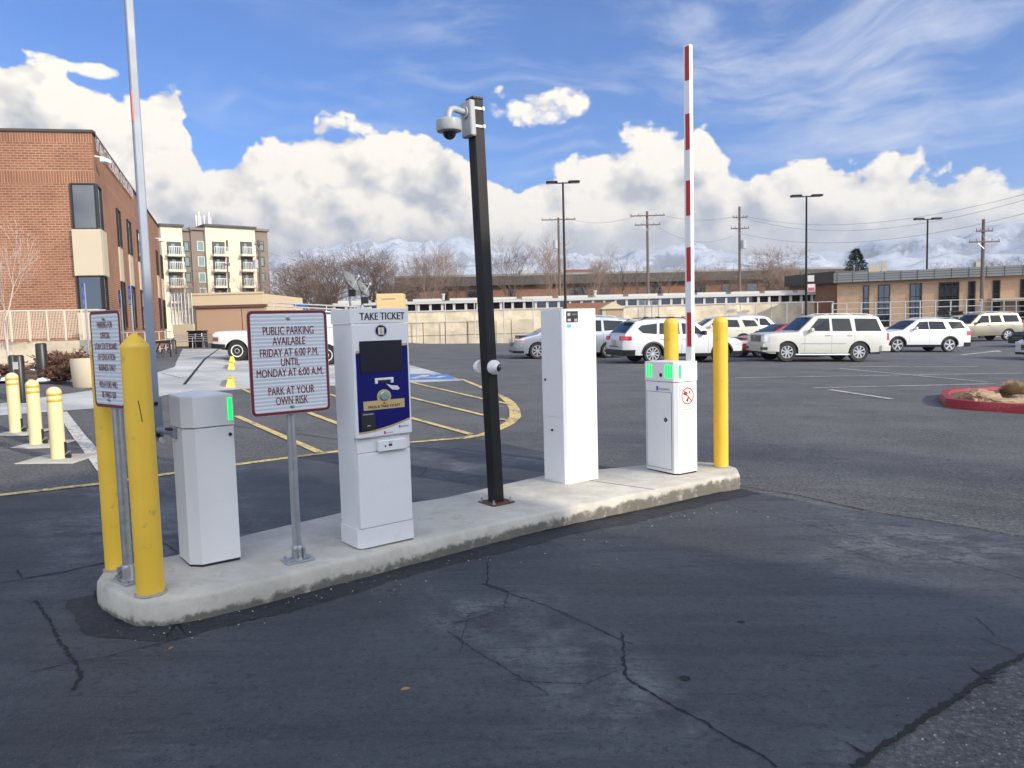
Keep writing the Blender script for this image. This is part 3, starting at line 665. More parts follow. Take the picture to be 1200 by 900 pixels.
# raised arms ------------------------------------------------------
pL = at(183, 500, 4.62); pL.z = G(pL.x)+TOP
t = thing('raised_gate', 'raised plain grey aluminium barrier arm leaving the top of the picture at left', 'barrier arm', pL, ANG)
mb = MB(); mb.box(-.023, .023, -.022, .022, .95, 4.1, alu, .006); mb.box(-.0235, -.015, -.0225, .0, 2.58, 2.76, red); mb.obj('boom', t)
mb = MB(); mb.box(-.034, .034, -.032, -.020, .70, .97, alu, .005)
for z in (.74, .93): mb.lathe([(.012, -.008), (.012, 0)], ink, 10, (0, -.032, z), 'y')
mb.obj('clamp_plate', t)
mb = MB(); inv = Matrix.Rotation(-ANG, 3, 'Z'); q = inv @ (Vector(cabL.location)-pL)
xa, ya = q.x, q.y+.20
mb.tube([(0, 0, ztL-.04), (xa*.5, ya*.5, ztL-.04), (xa, ya, ztL-.04)], .022, alu, 12); mb.box(xa-.02, xa+.002, ya-.04, ya+.04, ztL-.075, ztL-.005, alu, .004)
for sg in (-1, 1): mb.tube([(xa-.02, ya+sg*.025, ztL-.04+.02), (xa-.05, ya+sg*.025, ztL-.02)], .007, ink, 8)
mb.tube([(.02, -.02, ztL-.10), (.02, -.075, ztL-.10)], .018, mat('white_rubber', (.7, .7, .68), .6), 10)
mb.obj('pivot_bracket', t)
pR = at(809, 412, 7.18); pR.z = G(pR.x)+TOP
t = thing('raised_gate', 'raised white barrier arm with five dark red stripes, standing up behind the right cabinet', 'barrier arm', pR, ANG)
mb = MB(); mb.box(-.025, .025, -.036, .036, .75, at(811, 53, 7.18).z-pR.z, mat('white_arm', (.72, .72, .74), .35, .1), .004); bo = mb.obj('boom', t)
for v0, v1 in ((55, 95), (134, 176), (212, 253), (290, 330), (366, 406)):
    z0, z1 = [at(809, v, 7.18).z-pR.z for v in (v1, v0)]
    mb = MB(); mb.box(-.0275, -.0245, -.035, .014, z0, z1, red); mb.obj('reflector_stripe', bo)
mb = MB(); mb.box(-.035, .035, -.045, .045, .72, .80, alu, .004); mb.tube([(-.03, 0, .76), (-.10, 0, .76)], .02, galv, 12); mb.obj('pivot_bracket', t)

# ticket machine ---------------------------------------------------
p = on_isl(422, 646); t = thing('ticket_machine', 'white ticket machine with a dark blue front panel and the words take ticket', 'ticket machine', p, ANG+R(1)); t.scale = (1.12, .82, 1)
W_, D_, Hh = .345, .31, 1.49
mb = MB(); mb.prism([(.035, 0), (W_, 0), (W_, D_), (0, D_), (0, .035)], .01, .13, white); base_ = mb.obj('plinth', t, 20)
mb = MB(); mb.box(0.004, W_-.004, .03, D_-.004, .13, Hh-.09, white); cas = mb.obj('casing', t, 20)
mb = MB(); mb.box(.012, W_-.003, .0, .029, .1325, .60, white, .004); mb.obj('lower_door', t)
mb = MB(); mb.box(.012, W_-.003, .004, .029, .603, .695, white, .003); mb.obj('middle_panel', t)
mb = MB(); mb.box(.130, .305, -.034, .003, .602, .672, white, .005)
ic = MB(); ic.box(.165, .175, -.0355, -.0345, .630, .640, ink); ic.box(.190, .212, -.0355, -.0345, .632, .646, ink); text_into(ic, 'HELP', .013, ink, .201, -.0355, .652, .8)
rd_ = mb.obj('card_reader', t)
ic.obj('reader_symbols', rd_, 0)
mb = MB(); mb.box(-.002, W_+.002, -.030, .029, .698, Hh-.092, white, .006); front = mb.obj('front_panel', t)
mb = MB(); mb.prism([(.02, -.030), (W_+.004, -.030), (W_+.004, D_), (-.004, D_), (-.004, -.012)], Hh-.088, Hh, white, .004); hd = mb.obj('header', t, 20)
mb = MB(); text_into(mb, 'TAKE TICKET', .064, ink, W_*.535, -.0320, Hh-.070, .72, bold=.0022); mb.obj('lettering', hd, 0)
yf = -.030
def curve_poly(mb, pts, y, m):
    for (x0, a0, b0_), (x1, a1, b1_) in zip(pts, pts[1:]): mb.poly([(x0, y, a0), (x1, y, a1), (x1, y, b1_), (x0, y, b0_)], m)
def zl(x): return .738+((x-.012)/.32)**1.8*.060
def zu(x): return 1.218+((x-.012)/.32)**.8*.040
xs = [.012+i*.0322 for i in range(11)]
mb = MB()
curve_poly(mb, [(x, zl(x)-.013, zu(x)+.014) for x in xs], yf-.0012, gold)
curve_poly(mb, [(x, zl(x), zu(x)) for x in xs], yf-.0022, navy)
film = mb.obj('blue_film', front, 0)
mb = MB(); mb.box(.036, .298, yf-.006, yf-.002, 1.098, 1.292, mat('screen_black', (.004, .004, .014), .3, spec=.3), .002); mb.obj('display_screen', front)
def disc(mb, x, z, r, y, m, k=28, sx=1): mb.poly([(x+r*sx*math.cos(2*math.pi*i/k), y, z+r*math.sin(2*math.pi*i/k)) for i in range(k)], m)
mb = MB(); disc(mb, .172, 1.352, .040, yf-.0012, mat('seal_rim', (.55, .50, .42), .4)); disc(mb, .172, 1.352, .034, yf-.0022, navy)
seal = mat('seal_cream', (.62, .60, .45), .5); mb.box(.154, .190, yf-.0034, yf-.0022, 1.328, 1.372, seal); mb.box(.166, .178, yf-.0042, yf-.0034, 1.332, 1.366, gold)
mb.obj('seal_emblem', front, 0)
mb = MB(); mb.box(.120, .234, yf-.014, yf-.002, 1.048, 1.062, white, .002); mb.box(.120, .136, yf-.014, yf-.002, 1.028, 1.050, white, .002); mb.box(.218, .234, yf-.014, yf-.002, 1.028, 1.050, white, .002); mb.box(.137, .217, yf-.004, yf-.0022, 1.032, 1.047, black)
mb.obj('ticket_slot', front)
mb = MB(); mb.poly([(.190, yf-.0032, 1.024), (.222, yf-.0032, 1.012), (.262, yf-.0032, 1.006), (.276, yf-.0032, .986), (.262, yf-.0032, .980), (.228, yf-.0032, .984), (.215, yf-.0032, .996)], mat('sticker_paper', (.62, .66, .68), .5)); mb.obj('ticket_symbol', front, 0)
mb = MB(); mb.poly([(.046, yf-.0034, .868), (.302, yf-.0034, .868), (.302, yf-.0034, .924), (.046, yf-.0034, .924)], gold); disc(mb, .174, .946, .044, yf-.0030, gold)
text_into(mb, 'PRESS & TAKE TICKET', .0225, ink, .174, yf-.0045, .878, .92, bold=.0008)
mb.poly([(.162, yf-.0045, .900), (.186, yf-.0045, .900), (.174, yf-.0045, .912)], red)
mb.obj('instruction_label', front, 0)
mb = MB(); mb.lathe([(.024, -.012), (.028, -.009), (.028, 0)], mat('push_button', (.30, .42, .42), .2, .6), 24, (.174, yf-.0035, .950), 'y')
for k in range(5): mb.lathe([(.004, -.0155), (.004, -.012)], mat('green_glass', (.05, .4, .15), .3), 8, (.174+.015*math.cos(k*1.26), yf-.0025, .950+.015*math.sin(k*1.26)), 'y')
mb.obj('ticket_button', front)
mb = MB(); mb.box(.026, .112, yf-.014, yf-.002, .748, .858, black, .006); mb.box(.036, .100, yf-.0165, yf-.014, .842, .849, alu); mb.box(.060, .080, yf-.0155, yf-.014, .772, .778, galv); mb.obj('proximity_reader', front)
mb = MB(); text_into(mb, 'AMANO', .014, ink, .298, yf-.0022, .742, 1.0); mb.box(.262, .270, yf-.003, yf-.0015, .740, .756, blue); mb.box(.166, .176, yf-.003, yf-.0015, .712, .728, red); text_into(mb, 'PARKING', .010, ink, .202, yf-.0022, .714, 1.0); mb.obj('maker_marks', front, 0)
mb = MB()
for x in (.03, W_-.01):
    for y in (.03, D_-.02): mb.lathe([(.016, 0), (.016, .01), (.006, .012)], galv, 8, (x, y, 0))
mb.obj('anchor_feet', t)

# tall plain cabinet -----------------------------------------------
p = on_isl(664, 568); t = thing('lane_cabinet', 'tall plain white cabinet with a small black reader window near its top', 'cabinet', p, ANG-R(1))
W_, D_, Hh = .37, .30, 1.51
mb = MB(); mb.prism([(.022, 0), (W_, 0), (W_, D_), (0, D_), (0, .022)], 0, Hh, white, .003); body = mb.obj('housing', t, 20)
mb = MB(); mb.box(-.001-.004, 0, .04, D_-.004, .58, Hh-.004, white); mb.box(-.0025, 0, .04, D_-.004, .01, .575, white); sd = mb.obj('side_door', body, 0)
for z in (.46, .90):
    mb = MB(); mb.lathe([(.010, -.010), (.010, 0)], ink, 12, (-.004, .17 if z < .6 else .25, z), 'x'); mb.obj('lock', sd)
mb = MB(); mb.box(.035, .165, -.006, 0, Hh-.115, Hh-.02, black, .002); mb.box(.045, .075, -.0075, -.006, Hh-.06, Hh-.035, galv); mb.box(.095, .15, -.0075, -.006, Hh-.055, Hh-.04, mat('smoke_lens', (.12, .12, .13), .1)); mb.box(.045, .08, -.0075, -.006, Hh-.105, Hh-.085, offw); mb.box(.12, .155, -.0075, -.006, Hh-.11, Hh-.085, mat('grey_chip', (.3, .3, .31), .3)); mb.obj('reader_window', body)
mb = MB(); mb.box(.040, .088, -.003, 0, Hh-.165, Hh-.125, mat('pale_blue_label', (.25, .50, .68), .4)); mb.box(.046, .082, -.0038, -.003, Hh-.150, Hh-.142, mat('blue_ink', (.05, .2, .5), .4)); mb.obj('small_label', body, 0)

# black camera pole --------------------------------------------------
p = on_isl(581.5, 589); t = thing('camera_pole', 'black square steel pole standing on the middle of the island', 'pole', p, ANG)
LEAN = Matrix.Rotation(-R(1.4), 3, 'Y'); t.rotation_euler = (LEAN @ Matrix.Rotation(ANG, 3, 'Z')).to_euler()
hp = .0465
mb = MB(); mb.box(-hp, hp, -hp, hp, .01, 3.06, blackm, .006); pole = mb.obj('post', t)
mb = MB(); mb.box(-hp-.002, hp+.002, -hp-.002, hp+.002, 3.06, 3.075, black, .002); mb.obj('cap', t)
mb = MB(); mb.box(-.105, .105, -.105, .105, 0, .012, rust, .003)
for a in (-1, 1):
    for b in (-1, 1): mb.lathe([(.014, .012), (.014, .024), (.007, .025), (.007, .045)], galv, 6, (a*.08, b*.08, 0))
mb.obj('base_plate', t)
mb = MB(); mb.box(hp, hp+.006, -.03, .03, .30, .47, black, .002); mb.obj('hand_hole_cover', t)
# dome camera on bracket
bx = thing('dome_camera', 'grey dome security camera hanging from a gooseneck arm at the top of the black pole', 'security camera', p+LEAN @ Vector((0, 0, 2.84)), ANG)
bx.rotation_euler = t.rotation_euler
greyc = mat('camera_grey', (.34, .37, .38), .4)
mb = MB(); mb.box(-hp-.05, -hp-.002, -.075, .055, -.06, .20, greyc, .008); 
for z in (.01, .14):
    for (x0, x1, y0, y1) in ((-hp-.004, hp+.005, -hp-.005, -hp-.001), (hp+.001, hp+.005, -hp-.004, hp+.005), (-hp-.004, hp+.005, hp+.001, hp+.005)): mb.box(x0, x1, y0, y1, z, z+.018, galv)
    mb.box(hp-.02, hp-.0, -hp-.014, -hp-.005, z-.004, z+.022, galv)
mb.obj('wall_plate', bx)
mb = MB(); mb.tube([(-hp-.045, -.01, .115), (-hp-.10, -.02, .118), (-hp-.16, -.03, .125), (-hp-.195, -.035, .115), (-hp-.215, -.038, .085), (-hp-.22, -.038, .04)], .023, greyc, 14); mb.lathe([(.045, -.01), (.045, 0), (.028, .012)], greyc, 20, (-hp-.055, -.01, .115), 'x'); mb.obj('gooseneck', bx)
dc = (-hp-.22, -.038, 0)
mb = MB(); mb.lathe([(.028, .05), (.08, .042), (.092, .03), (.094, -.03), (.088, -.045), (.06, -.052)], greyc, 32, dc); mb.obj('camera_housing', bx, 40)
mb = MB(); mb.lathe([(.052, -.052)]+[(.050*math.cos(R(a)), -.055-.050*math.sin(R(a))) for a in (0, 20, 40, 60, 80)], gloss, 24, dc); mb.obj('dome_lens', bx, 60)
def turret(name_lab, side):
    o_ = LEAN @ Vector((0, 0, 1.06))
    if side == 'r': loc = (p.x+o_.x+NN.x*(hp+.001), p.y+NN.y*(hp+.001)); rz = ANG
    else: loc = (p.x+o_.x-NN.x*(hp+.001)-AX.x*.034, p.y+o_.y-NN.y*(hp+.001)-AX.y*.034); rz = ANG-R(180)
    b = thing('turret_camera', name_lab, 'security camera', (*loc, p.z+1.06), rz, 'small white cameras on the black pole')
    mb = MB(); mb.lathe([(.052, 0), (.056, -.012), (.056, -.03), (.046, -.044)], mat('camera_white', (.75, .75, .74), .35), 28, (0, 0, 0), 'y'); mb.obj('ring_mount', b, 40)
    mb = MB(); cy = -.048; rr_ = .042
    d = Vector((.25, -.95, -.12)).normalized(); u_ = d.orthogonal().normalized(); w_ = d.cross(u_)
    rs = []
    for a in range(-70, 91, 16):
        rs.append([Vector((0, cy, 0))+d*rr_*math.sin(R(a))+(u_*math.cos(2*math.pi*j/24)+w_*math.sin(2*math.pi*j/24))*max(rr_*math.cos(R(a)), .0005) for j in range(24)])
    mb.rings(rs[:9], MATS['camera_white']); mb.rings([[q_ + d*.002 for q_ in r_] for r_ in rs[7:]], gloss); mb.obj('eyeball', b, 60)
turret('round white security camera facing the lane, halfway up the black pole on its right face', 'r')
turret('round white security camera mostly hidden behind the black pole at mid height', 'l')
# ------------------------------------------------------------------ vehicles
def paint(name, c, metal=.0, rough=.3): return mat(name, c, rough, metal, coat=.35, var=.02, vs=1.2)
def lerp(a, b, t): return a+(b-a)*t
def prof(pl, x):
    if x <= pl[0][0]: return pl[0][1]
    for (a, za), (b, zb) in zip(pl, pl[1:]):
        if x <= b: return za+(zb-za)*(x-a)/max(1e-6, b-a)
    return pl[-1][1]
class Car:
    """x runs from the nose (0) to the tail (L); y positive to the car's left"""
    def __init__(s, **k): s.__dict__.update(k)
    def X(s, x): return s.L/2-x
    def hw(s, x, z):
        e = min(x, s.L-x); tp = s.tf if x < s.L/2 else s.tr; ln = .55 if x < s.L/2 else .4
        p = 1-tp*max(0, 1-e/ln)**2.3
        zr = (z-s.clr)/(s.belt-s.clr)
        v = 1-.05*max(0, 1-zr/.35)**1.5-.035*max(0, (zr-.62)/.38)**1.5
        return s.W/2*p*v
    def gy(s, x, z):
        t = (z-s.belt)/(s.H-s.belt); y0 = s.hw(s.L/2, s.belt)*.975; fr = s.roof[0][0]; bk = s.roof[-1][0]
        u_ = (x-fr)/(bk-fr)
        return y0*(1-s.tumble*t)*(1-.07*max(0, (u_-.55)/.45)**2-.05*max(0, (.3-u_)/.3)**2)
    def build(s, name, label, loc, heading, group=None):
        t = thing(name, label, s.cat, loc, heading, group); s.root = t; L, X = s.L, s.X
        wx = [s.fo, s.fo+s.wb]; ar = s.r+s.arch; zc = s.r
        xs = set([0, .03, .08, .15, .25, .4, .55, .75, L-.03, L-.08, L-.15, L-.25, L-.4, L-.6, L]+[L*i/22 for i in range(1, 22)])
        for w_ in wx:
            xs = {x for x in xs if abs(x-w_) > ar+.02}
            for a in range(0, 181, 12): xs.add(w_-ar*math.cos(R(a)))
            xs.add(w_-ar-.012); xs.add(w_+ar+.012)
        for x, _ in s.top: xs.add(x)
        xs = sorted(xs); rs = []
        for x in xs:
            zb = prof(s.bot, x)
            for w_ in wx:
                if abs(x-w_) <= ar+1e-6: zb = max(zb, zc+math.sqrt(max(0, ar*ar-(x-w_)**2)))
            zt = prof(s.top, x); ring = []
            for q in (0, .12, .3, .5, .7, .85, .95): z = lerp(zb, zt-.02, q); ring.append((s.hw(x, z), z))
            y = s.hw(x, zt)
            ring += [(y*.985, zt-.006), (y*.93, zt+.008), (y*.6, zt+.022), (0, zt+.03)]
            full = ring+[(-a, b) for a, b in reversed(ring[:-1])]
            rs.append([(X(x), a, b) for a, b in full])
        mb = MB(); k = len(rs[0]); bs = [mb.add(r_) for r_ in rs]
        for a, b in zip(bs, bs[1:]):
            for i in range(k-1): mb.face((a+i, a+i+1, b+i+1, b+i), s.paint)
        mb.face([bs[0]+i for i in reversed(range(k))], s.paint); mb.face([bs[-1]+i for i in range(k)], s.paint)
        body = mb.obj('body', t, 32)
        # dark floor and wheel housings
        mb = MB(); mb.box(X(.25), X(L-.25), -s.W/2+.27, s.W/2-.27, s.clr+.02, s.belt-.12, black)
        for w_ in wx: mb.box(X(w_-ar), X(w_+ar), -s.W/2+.06, s.W/2-.06, zc+ar*.62, zc+ar+.03, black)
        mb.obj('underbody', t, 0)
        # cabin
        rx = sorted(set([p[0] for p in s.roof]+[lerp(s.roof[0][0], s.roof[-1][0], i/14) for i in range(15)])); rs = []
        for x in rx:
            zt = prof(s.roof, x); z0 = s.belt-.05; ring = []
            for q in (0, .3, .6, .85, .95): z = lerp(z0, zt, q); ring.append((s.gy(x, z), z))
            y = s.gy(x, zt); ring += [(y*.975, zt+.005), (y*.88, zt+.018), (y*.5, zt+.03), (0, zt+.035)]
            full = ring+[(-a, b) for a, b in reversed(ring[:-1])]; rs.append([(X(x), a, b) for a, b in full])
        mb = MB(); mb.rings(rs, s.paint, True, False); mb.obj('cabin', t, 28)
        # glass
        def top_panel(nm, x0, x1, w0, w1, off=.012):
            mb = MB(); k = 7; dz = prof(s.roof, x1)-prof(s.roof, x0); dx = X(x1)-X(x0); ln = math.hypot(dz, dx)
            nx, nz = -dz/ln, dx/ln
            if nz < 0: nx, nz = -nx, -nz
            rs = []
            for j in range(4):
                x = lerp(x0, x1, j/3); zt = prof(s.roof, x); ww = lerp(w0, w1, j/3)
                rs.append([(X(x)+nx*off, s.gy(x, zt)*ww*q, zt+.03*(1-q*q*.8)+nz*off) for q in [i/k*2-1 for i in range(k+1)]])
            b = [mb.add(r_) for r_ in rs]
            for a, c_ in zip(b, b[1:]):
                for i in range(k): mb.face((a+i, a+i+1, c_+i+1, c_+i), carglass)
            return mb.obj(nm, t, 40)
        (x0, z0), (x1, z1) = s.roof[0], s.roof[1]
        top_panel('windshield', x0+(x1-x0)*.06, x0+(x1-x0)*.93, .93, .90)
        xa, za = s.roof[-2]; xb, zb = s.roof[-1]
        if s.rearglass: top_panel('rear_window', xa+(xb-xa)*s.rearglass[0], xa+(xb-xa)*s.rearglass[1], .88, .90)
        for sg in (1, -1):
            for pl in s.windows:
                pts = [(X(x), sg*(s.gy(x, z)+.009), z) for x, z in pl]; pin = [(p_[0], p_[1]-sg*.02, p_[2]) for p_ in pts]
                mb = MB(); mb.rings([pin, pts] if sg > 0 else [list(reversed(pin)), list(reversed(pts))], carglass); mb.obj('side_window', t, 20)
            # seams
            mb = MB()
            for x in s.seams:
                zs = [lerp(prof(s.bot, x)+.06, s.belt-.02, q/6) for q in range(7)]
                for z_a, z_b in zip(zs, zs[1:]): mb.poly([(X(x)+.004, sg*(s.hw(x, z_a)+.002), z_a), (X(x)-.004, sg*(s.hw(x, z_a)+.002), z_a), (X(x)-.004, sg*(s.hw(x, z_b)+.002), z_b), (X(x)+.004, sg*(s.hw(x, z_b)+.002), z_b)], ink)
            if s.seams: mb.obj('door_seam', t, 0)
            for x in s.handles:
                z = s.belt-.13; y = s.hw(x, z); mb = MB(); mb.box(X(x)-.10, X(x)+.10, sg*(y-.005), sg*(y+.025), z-.018, z+.018, s.handlem, .008); mb.obj('door_handle', t)
            mx = s.mirror; mb = MB(); y = s.hw(mx, s.belt); mb.box(X(mx)-.02, X(mx)+.03, sg*(y-.06), sg*(y+.07), s.belt+.02, s.belt+.06, black); mb.box(X(mx)-.07, X(mx)+.07, sg*(y+.03), sg*(y+.23), s.belt+.0, s.belt+.17, s.mirrorm, .03); mb.obj('mirror', t)
            if s.clad:
                mb = MB(); X0, X1 = s.fo+ar, s.fo+s.wb-ar; k = 8
                path = [lerp(X0-.02, X1+.02, i/k) for i in range(k+1)]
                rs = [[(X(x), sg*(s.hw(x, z)+o_), z) for z, o_ in ((s.clr-.01, -.04), (s.clr-.01, .018), (s.clr+s.clad, .018), (s.clr+s.clad, -.04))] for x in path]
                mb.rings(rs, s.cladm); mb.obj('sill_cladding', t, 20)
                for w_ in wx:
                    mb = MB(); rs = []
                    for a in range(0, 181, 12):
                        ca, sa = math.cos(R(a)), math.sin(R(a)); q = []
                        for rr_, o_ in ((ar-.005, -.06), (ar-.005, .022), (ar+.055, .018), (ar+.055, -.06)):
                            x = w_-rr_*ca; z = max(zc+rr_*sa, s.clr); q.append((X(x), sg*(s.hw(x, min(z, s.belt-.03))+o_), z))
                        rs.append(q)
                    mb.rings(rs, s.cladm); mb.obj('arch_cladding', t, 20)
            if s.rails:
                xa_, xb_ = s.rails; mb = MB(); pth = []
                for i in range(9):
                    x = lerp(xa_, xb_, i/8); zt = prof(s.roof, x); pth.append((X(x), sg*s.gy(x, zt)*.87, zt+(.075 if 0 < i < 8 else .02)))
                mb.tube(pth, .018, s.railm, 6); mb.obj('roof_rail', t)
        # wrap-round bands
        def wrap(nm, end, xd, yin, z0, z1, m, off=.012, both=True, full=False, par=body, zr=None):
            for sg in ((1,) if full else (1, -1)):
                mb = MB(); path = []
                def P_(x, z): return (X(x if end == 'f' else L-x), s.hw(x if end == 'f' else L-x, z))
                rs = []
                n_ = 6
                side = [lerp(xd, 0, i/n_) for i in range(n_+1)]
                def ring_at(kind, q):
                    o_ = []
                    for j, z in enumerate((z0, lerp(z0, z1, .5), z1)):
                        zz = z
                        if zr: zz = z+(zr if (kind == 's' and q > xd*.5) else 0)*(1 if j else .6)
                        if kind == 's': x, y = P_(q, zz); o_.append((x, (y+off), zz))
                        else: x, y = P_(0, zz); o_.append((x+(off if end == 'f' else -off), q*(y+off), zz))
                    return o_
                seq = [ring_at('s', q) for q in side]+[ring_at('e', q) for q in ([1, .97] if not full else [1, .97, .5, 0])]
                if not full:
                    yo = s.hw(0.0 if end == 'f' else L, z0); seq += [ring_at('e', lerp(.97, yin/yo, i/2)) for i in (1, 2)]
                if full: seq += [[(a, -b, c_) for a, b, c_ in r_] for r_ in reversed(seq[:-1])]
                outer = [[(a, sg*b, c_) for a, b, c_ in r_] for r_ in seq]
                cx = X(L/2)
                inner = [[(a+(-.05 if a > 0 else .05), b*.95, c_) for a, b, c_ in r_] for r_ in outer]
                rs = [o_[:]+i_[::-1] for o_, i_ in zip(outer, inner)]
                mb.rings(rs, m); mb.obj(nm, par, 30)
        for a in s.front: wrap(*a)
        for a in s.rear: wrap(*a)
        if s.grille:
            yw, z0, z1, m, bars = s.grille; mb = MB(); mb.box(X(0)-.02, X(0)+.022, -yw, yw, z0, z1, m, .01); g_ = mb.obj('grille', body)
            mb = MB()
            for i in range(bars): z = lerp(z0, z1, (i+.5)/bars); mb.box(X(0)+.02, X(0)+.034, -yw*.96, yw*.96, z-.008, z+.008, galv)
            if bars: mb.obj('grille_bars', g_)
        mb = MB(); z = s.plate; x = X(L)-.0; mb.box(x-.05, x-.022, -.16, .16, z-.08, z+.08, offw); mb.obj('rear_plate', body)
        # wheels
        for i, w_ in enumerate(wx):
            for sg in (1, -1):
                wt = s.tw; yo = s.hw(w_, s.r)*1.0-.012; mb = MB(); r = s.r; ri = r*s.ri
                mb.lathe([(ri, -wt), (r*.93, -wt), (r, -wt*.82), (r, -wt*.2), (r*.94, -.004), (ri*1.10, .002), (ri, -.008)], rubber, 28, (0, 0, 0), 'y')
                wh = mb.obj('wheel', t, 40, (X(w_), sg*yo, r))
                if sg < 0: wh.rotation_euler = (0, 0, math.pi)
                # lathe axis y positive = outboard
                mb = MB(); mb.lathe([(ri, -.06), (ri*1.02, -.003), (ri*.93, -.003), (ri*.88, -.06), (.02, -.075)], s.rim if s.style != 'dark' else black, 28, (0, 0, 0), 'y')
                if s.style == 'steel':
                    mb = MB(); mb.lathe([(ri, -.05), (ri*1.03, 0), (ri*.88, -.006), (ri*.80, -.04), (ri*.45, -.012), (ri*.34, -.004), (ri*.33, -.03), (.01, -.03)], s.rim, 28, (0, 0, 0), 'y')
                    for j in range(8): a = j*math.pi/4; mb.lathe([(.028, -.024), (.028, -.016)], black, 8, (ri*.62*math.cos(a), 0, ri*.62*math.sin(a)), 'y')
                    mb.lathe([(ri*.32, -.025), (ri*.30, 0), (.01, .004)], black, 14, (0, 0, 0), 'y')
                else:
                    mb.lathe([(ri*.22, -.05), (ri*.20, -.008), (.01, -.004)], s.rim, 14, (0, 0, 0), 'y')
                    mb.lathe([(ri*.87, -.058), (ri*.2, -.056)], black, 20, (0, 0, 0), 'y')
                    for j in range(s.spokes):
                        a = 2*math.pi*j/s.spokes+.3; ca, sa = math.cos(a), math.sin(a); w0, w1 = s.sw*ri, s.sw*ri*.75
                        pts = [(ri*.12, w1), (ri*.95, w0), (ri*.95, -w0), (ri*.12, -w1)]
                        if j: pass
                        mb.rings([[(p_*ca-q_*sa, y_, p_*sa+q_*ca) for p_, q_ in pts] for y_ in (-.050, -.006)], s.rim)
                mb.obj('rim', wh, 30)
        if s.extra: s.extra(s, t, body)
        return t
BASE = dict(tf=.20, tr=.12, tumble=.20, arch=.045, tw=.22, ri=.68, rim=rimm, style='spoke', spokes=6, sw=.14, seams=[], handles=[], handlem=None, clad=0, cladm=black, rails=None, railm=black,
            front=[], rear=[], grille=None, plate=.85, rearglass=(.12, .72), extra=None, mirrorm=None, cat='car')
def car(**k):
    d = dict(BASE); d.update(k); d['handlem'] = d['handlem'] or d['paint']; d['mirrorm'] = d['mirrorm'] or d['paint']; return Car(**d)
def W2(L_, *a): return a

wpearl = paint('pearl_white_paint', (.50, .50, .455)); wsub = paint('white_car_paint', (.50, .52, .54)); wexp = paint('bright_white_paint', (.60, .61, .63))
silv = paint('silver_paint', (.33, .37, .42), .55, .32); creamp = paint('cream_car_paint', (.50, .47, .38)); redp = paint('dark_red_paint', (.20, .012, .018)); darkp = paint('dark_grey_paint', (.025, .03, .034), .3)
tanp = paint('tan_metallic_paint', (.26, .24, .18), .45, .32); truckw = paint('fleet_white_paint', (.60, .60, .58)); nvan = paint('white_van_paint', (.6, .62, .66))

# large pearl SUV
def esc_extra(s, t, body):
    X = s.X
    for sg in (1, -1):
        mb = MB(); mb.tube([(X(1.30), sg*.93, .30), (X(1.42), sg*1.0, .30), (X(3.35), sg*1.0, .30), (X(3.48), sg*.93, .30)], .045, chrome, 8); mb.box(X(1.45), X(3.3), sg*.9, sg*1.02, .33, .345, black); mb.obj('running_board', t)
        mb = MB()
        for q in range(8):
            x0, x1 = lerp(1.45, 3.3, q/8), lerp(1.45, 3.3, (q+1)/8)
            mb.poly([(X(x), sg*(s.hw(x, z)+.004), z) for x, z in ((x0, .72), (x1, .72), (x1, .755), (x0, .755))][::sg], chrome)
        mb.obj('side_trim', t)
    mb = MB(); mb.lathe([(.04, 0), (.05, .01), (.01, .016)], chrome, 16, (X(0)+.03, 0, .98), 'x'); mb.obj('badge', body)
    mb = MB(); mb.box(X(1.9), X(1.96), -.05, .05, s.H+.02, s.H+.07, black, .01); mb.obj('roof_antenna', t)
esc = car(L=5.1, W=2.0, H=1.86, wb=2.95, fo=.93, r=.405, clr=.30, belt=1.19, paint=wpearl, tf=.12, tr=.07, tumble=.17, ri=.60, spokes=8, sw=.12,
    top=[(0, 1.06), (.06, 1.10), (.25, 1.13), (1.0, 1.175), (1.45, 1.20), (4.9, 1.19), (5.03, 1.17), (5.1, 1.0)], bot=[(0, .42), (.2, .34), (.6, .34), (1.5, .36), (3.3, .36), (4.6, .40), (5.1, .46)],
    roof=[(1.38, 1.20), (2.05, 1.80), (2.35, 1.85), (3.6, 1.87), (4.55, 1.84), (4.72, 1.80), (5.02, 1.20)], rearglass=(.12, .85),
    windows=[[(1.78, 1.24), (2.66, 1.24), (2.66, 1.74), (2.22, 1.74)], [(2.78, 1.24), (3.58, 1.24), (3.50, 1.74), (2.76, 1.74)], [(3.74, 1.24), (4.80, 1.24), (4.62, 1.74), (3.70, 1.74)]],
    seams=[1.62, 2.72, 3.66], handles=[2.55, 3.45], mirror=1.85, rails=(2.5, 4.5), railm=wpearl, handlem=chrome,
    front=[('bumper', 'f', .55, 0, .42, .72, wpearl, .05, True, True), ('headlight', 'f', .22, .64, .80, 1.02, lens), ('fog_light', 'f', .12, .62, .48, .60, mat('bumper_recess', (.05, .05, .05), .5), .056)],
    rear=[('tail_light', 'r', .09, .84, .88, 1.16, taill), ('rear_bumper', 'r', .35, 0, .44, .66, wpearl, .06, True, True)], grille=(.52, .80, 1.06, black, 6), extra=esc_extra)
def place(c, name, label, u, v, Y, head, group=None, sc=1.0):
    p = at(u, v, Y); p.z = G(p.x)+.004
    o = c.build(name, label, p, R(head), group)
    tilt = math.atan((G(p.x+1.5)-G(p.x-1.5))/3.0)
    M_ = Matrix.Rotation(-tilt, 4, 'Y') @ Matrix.Rotation(R(head), 4, 'Z'); o.rotation_euler = M_.to_euler(); o.scale = (sc,)*3
    return o
place(esc, 'parked_suv', 'big pearl white SUV with chrome grille and running boards, largest parked car', 956, 424, 29.8, 183, 'vehicles parked in the lot', .94)

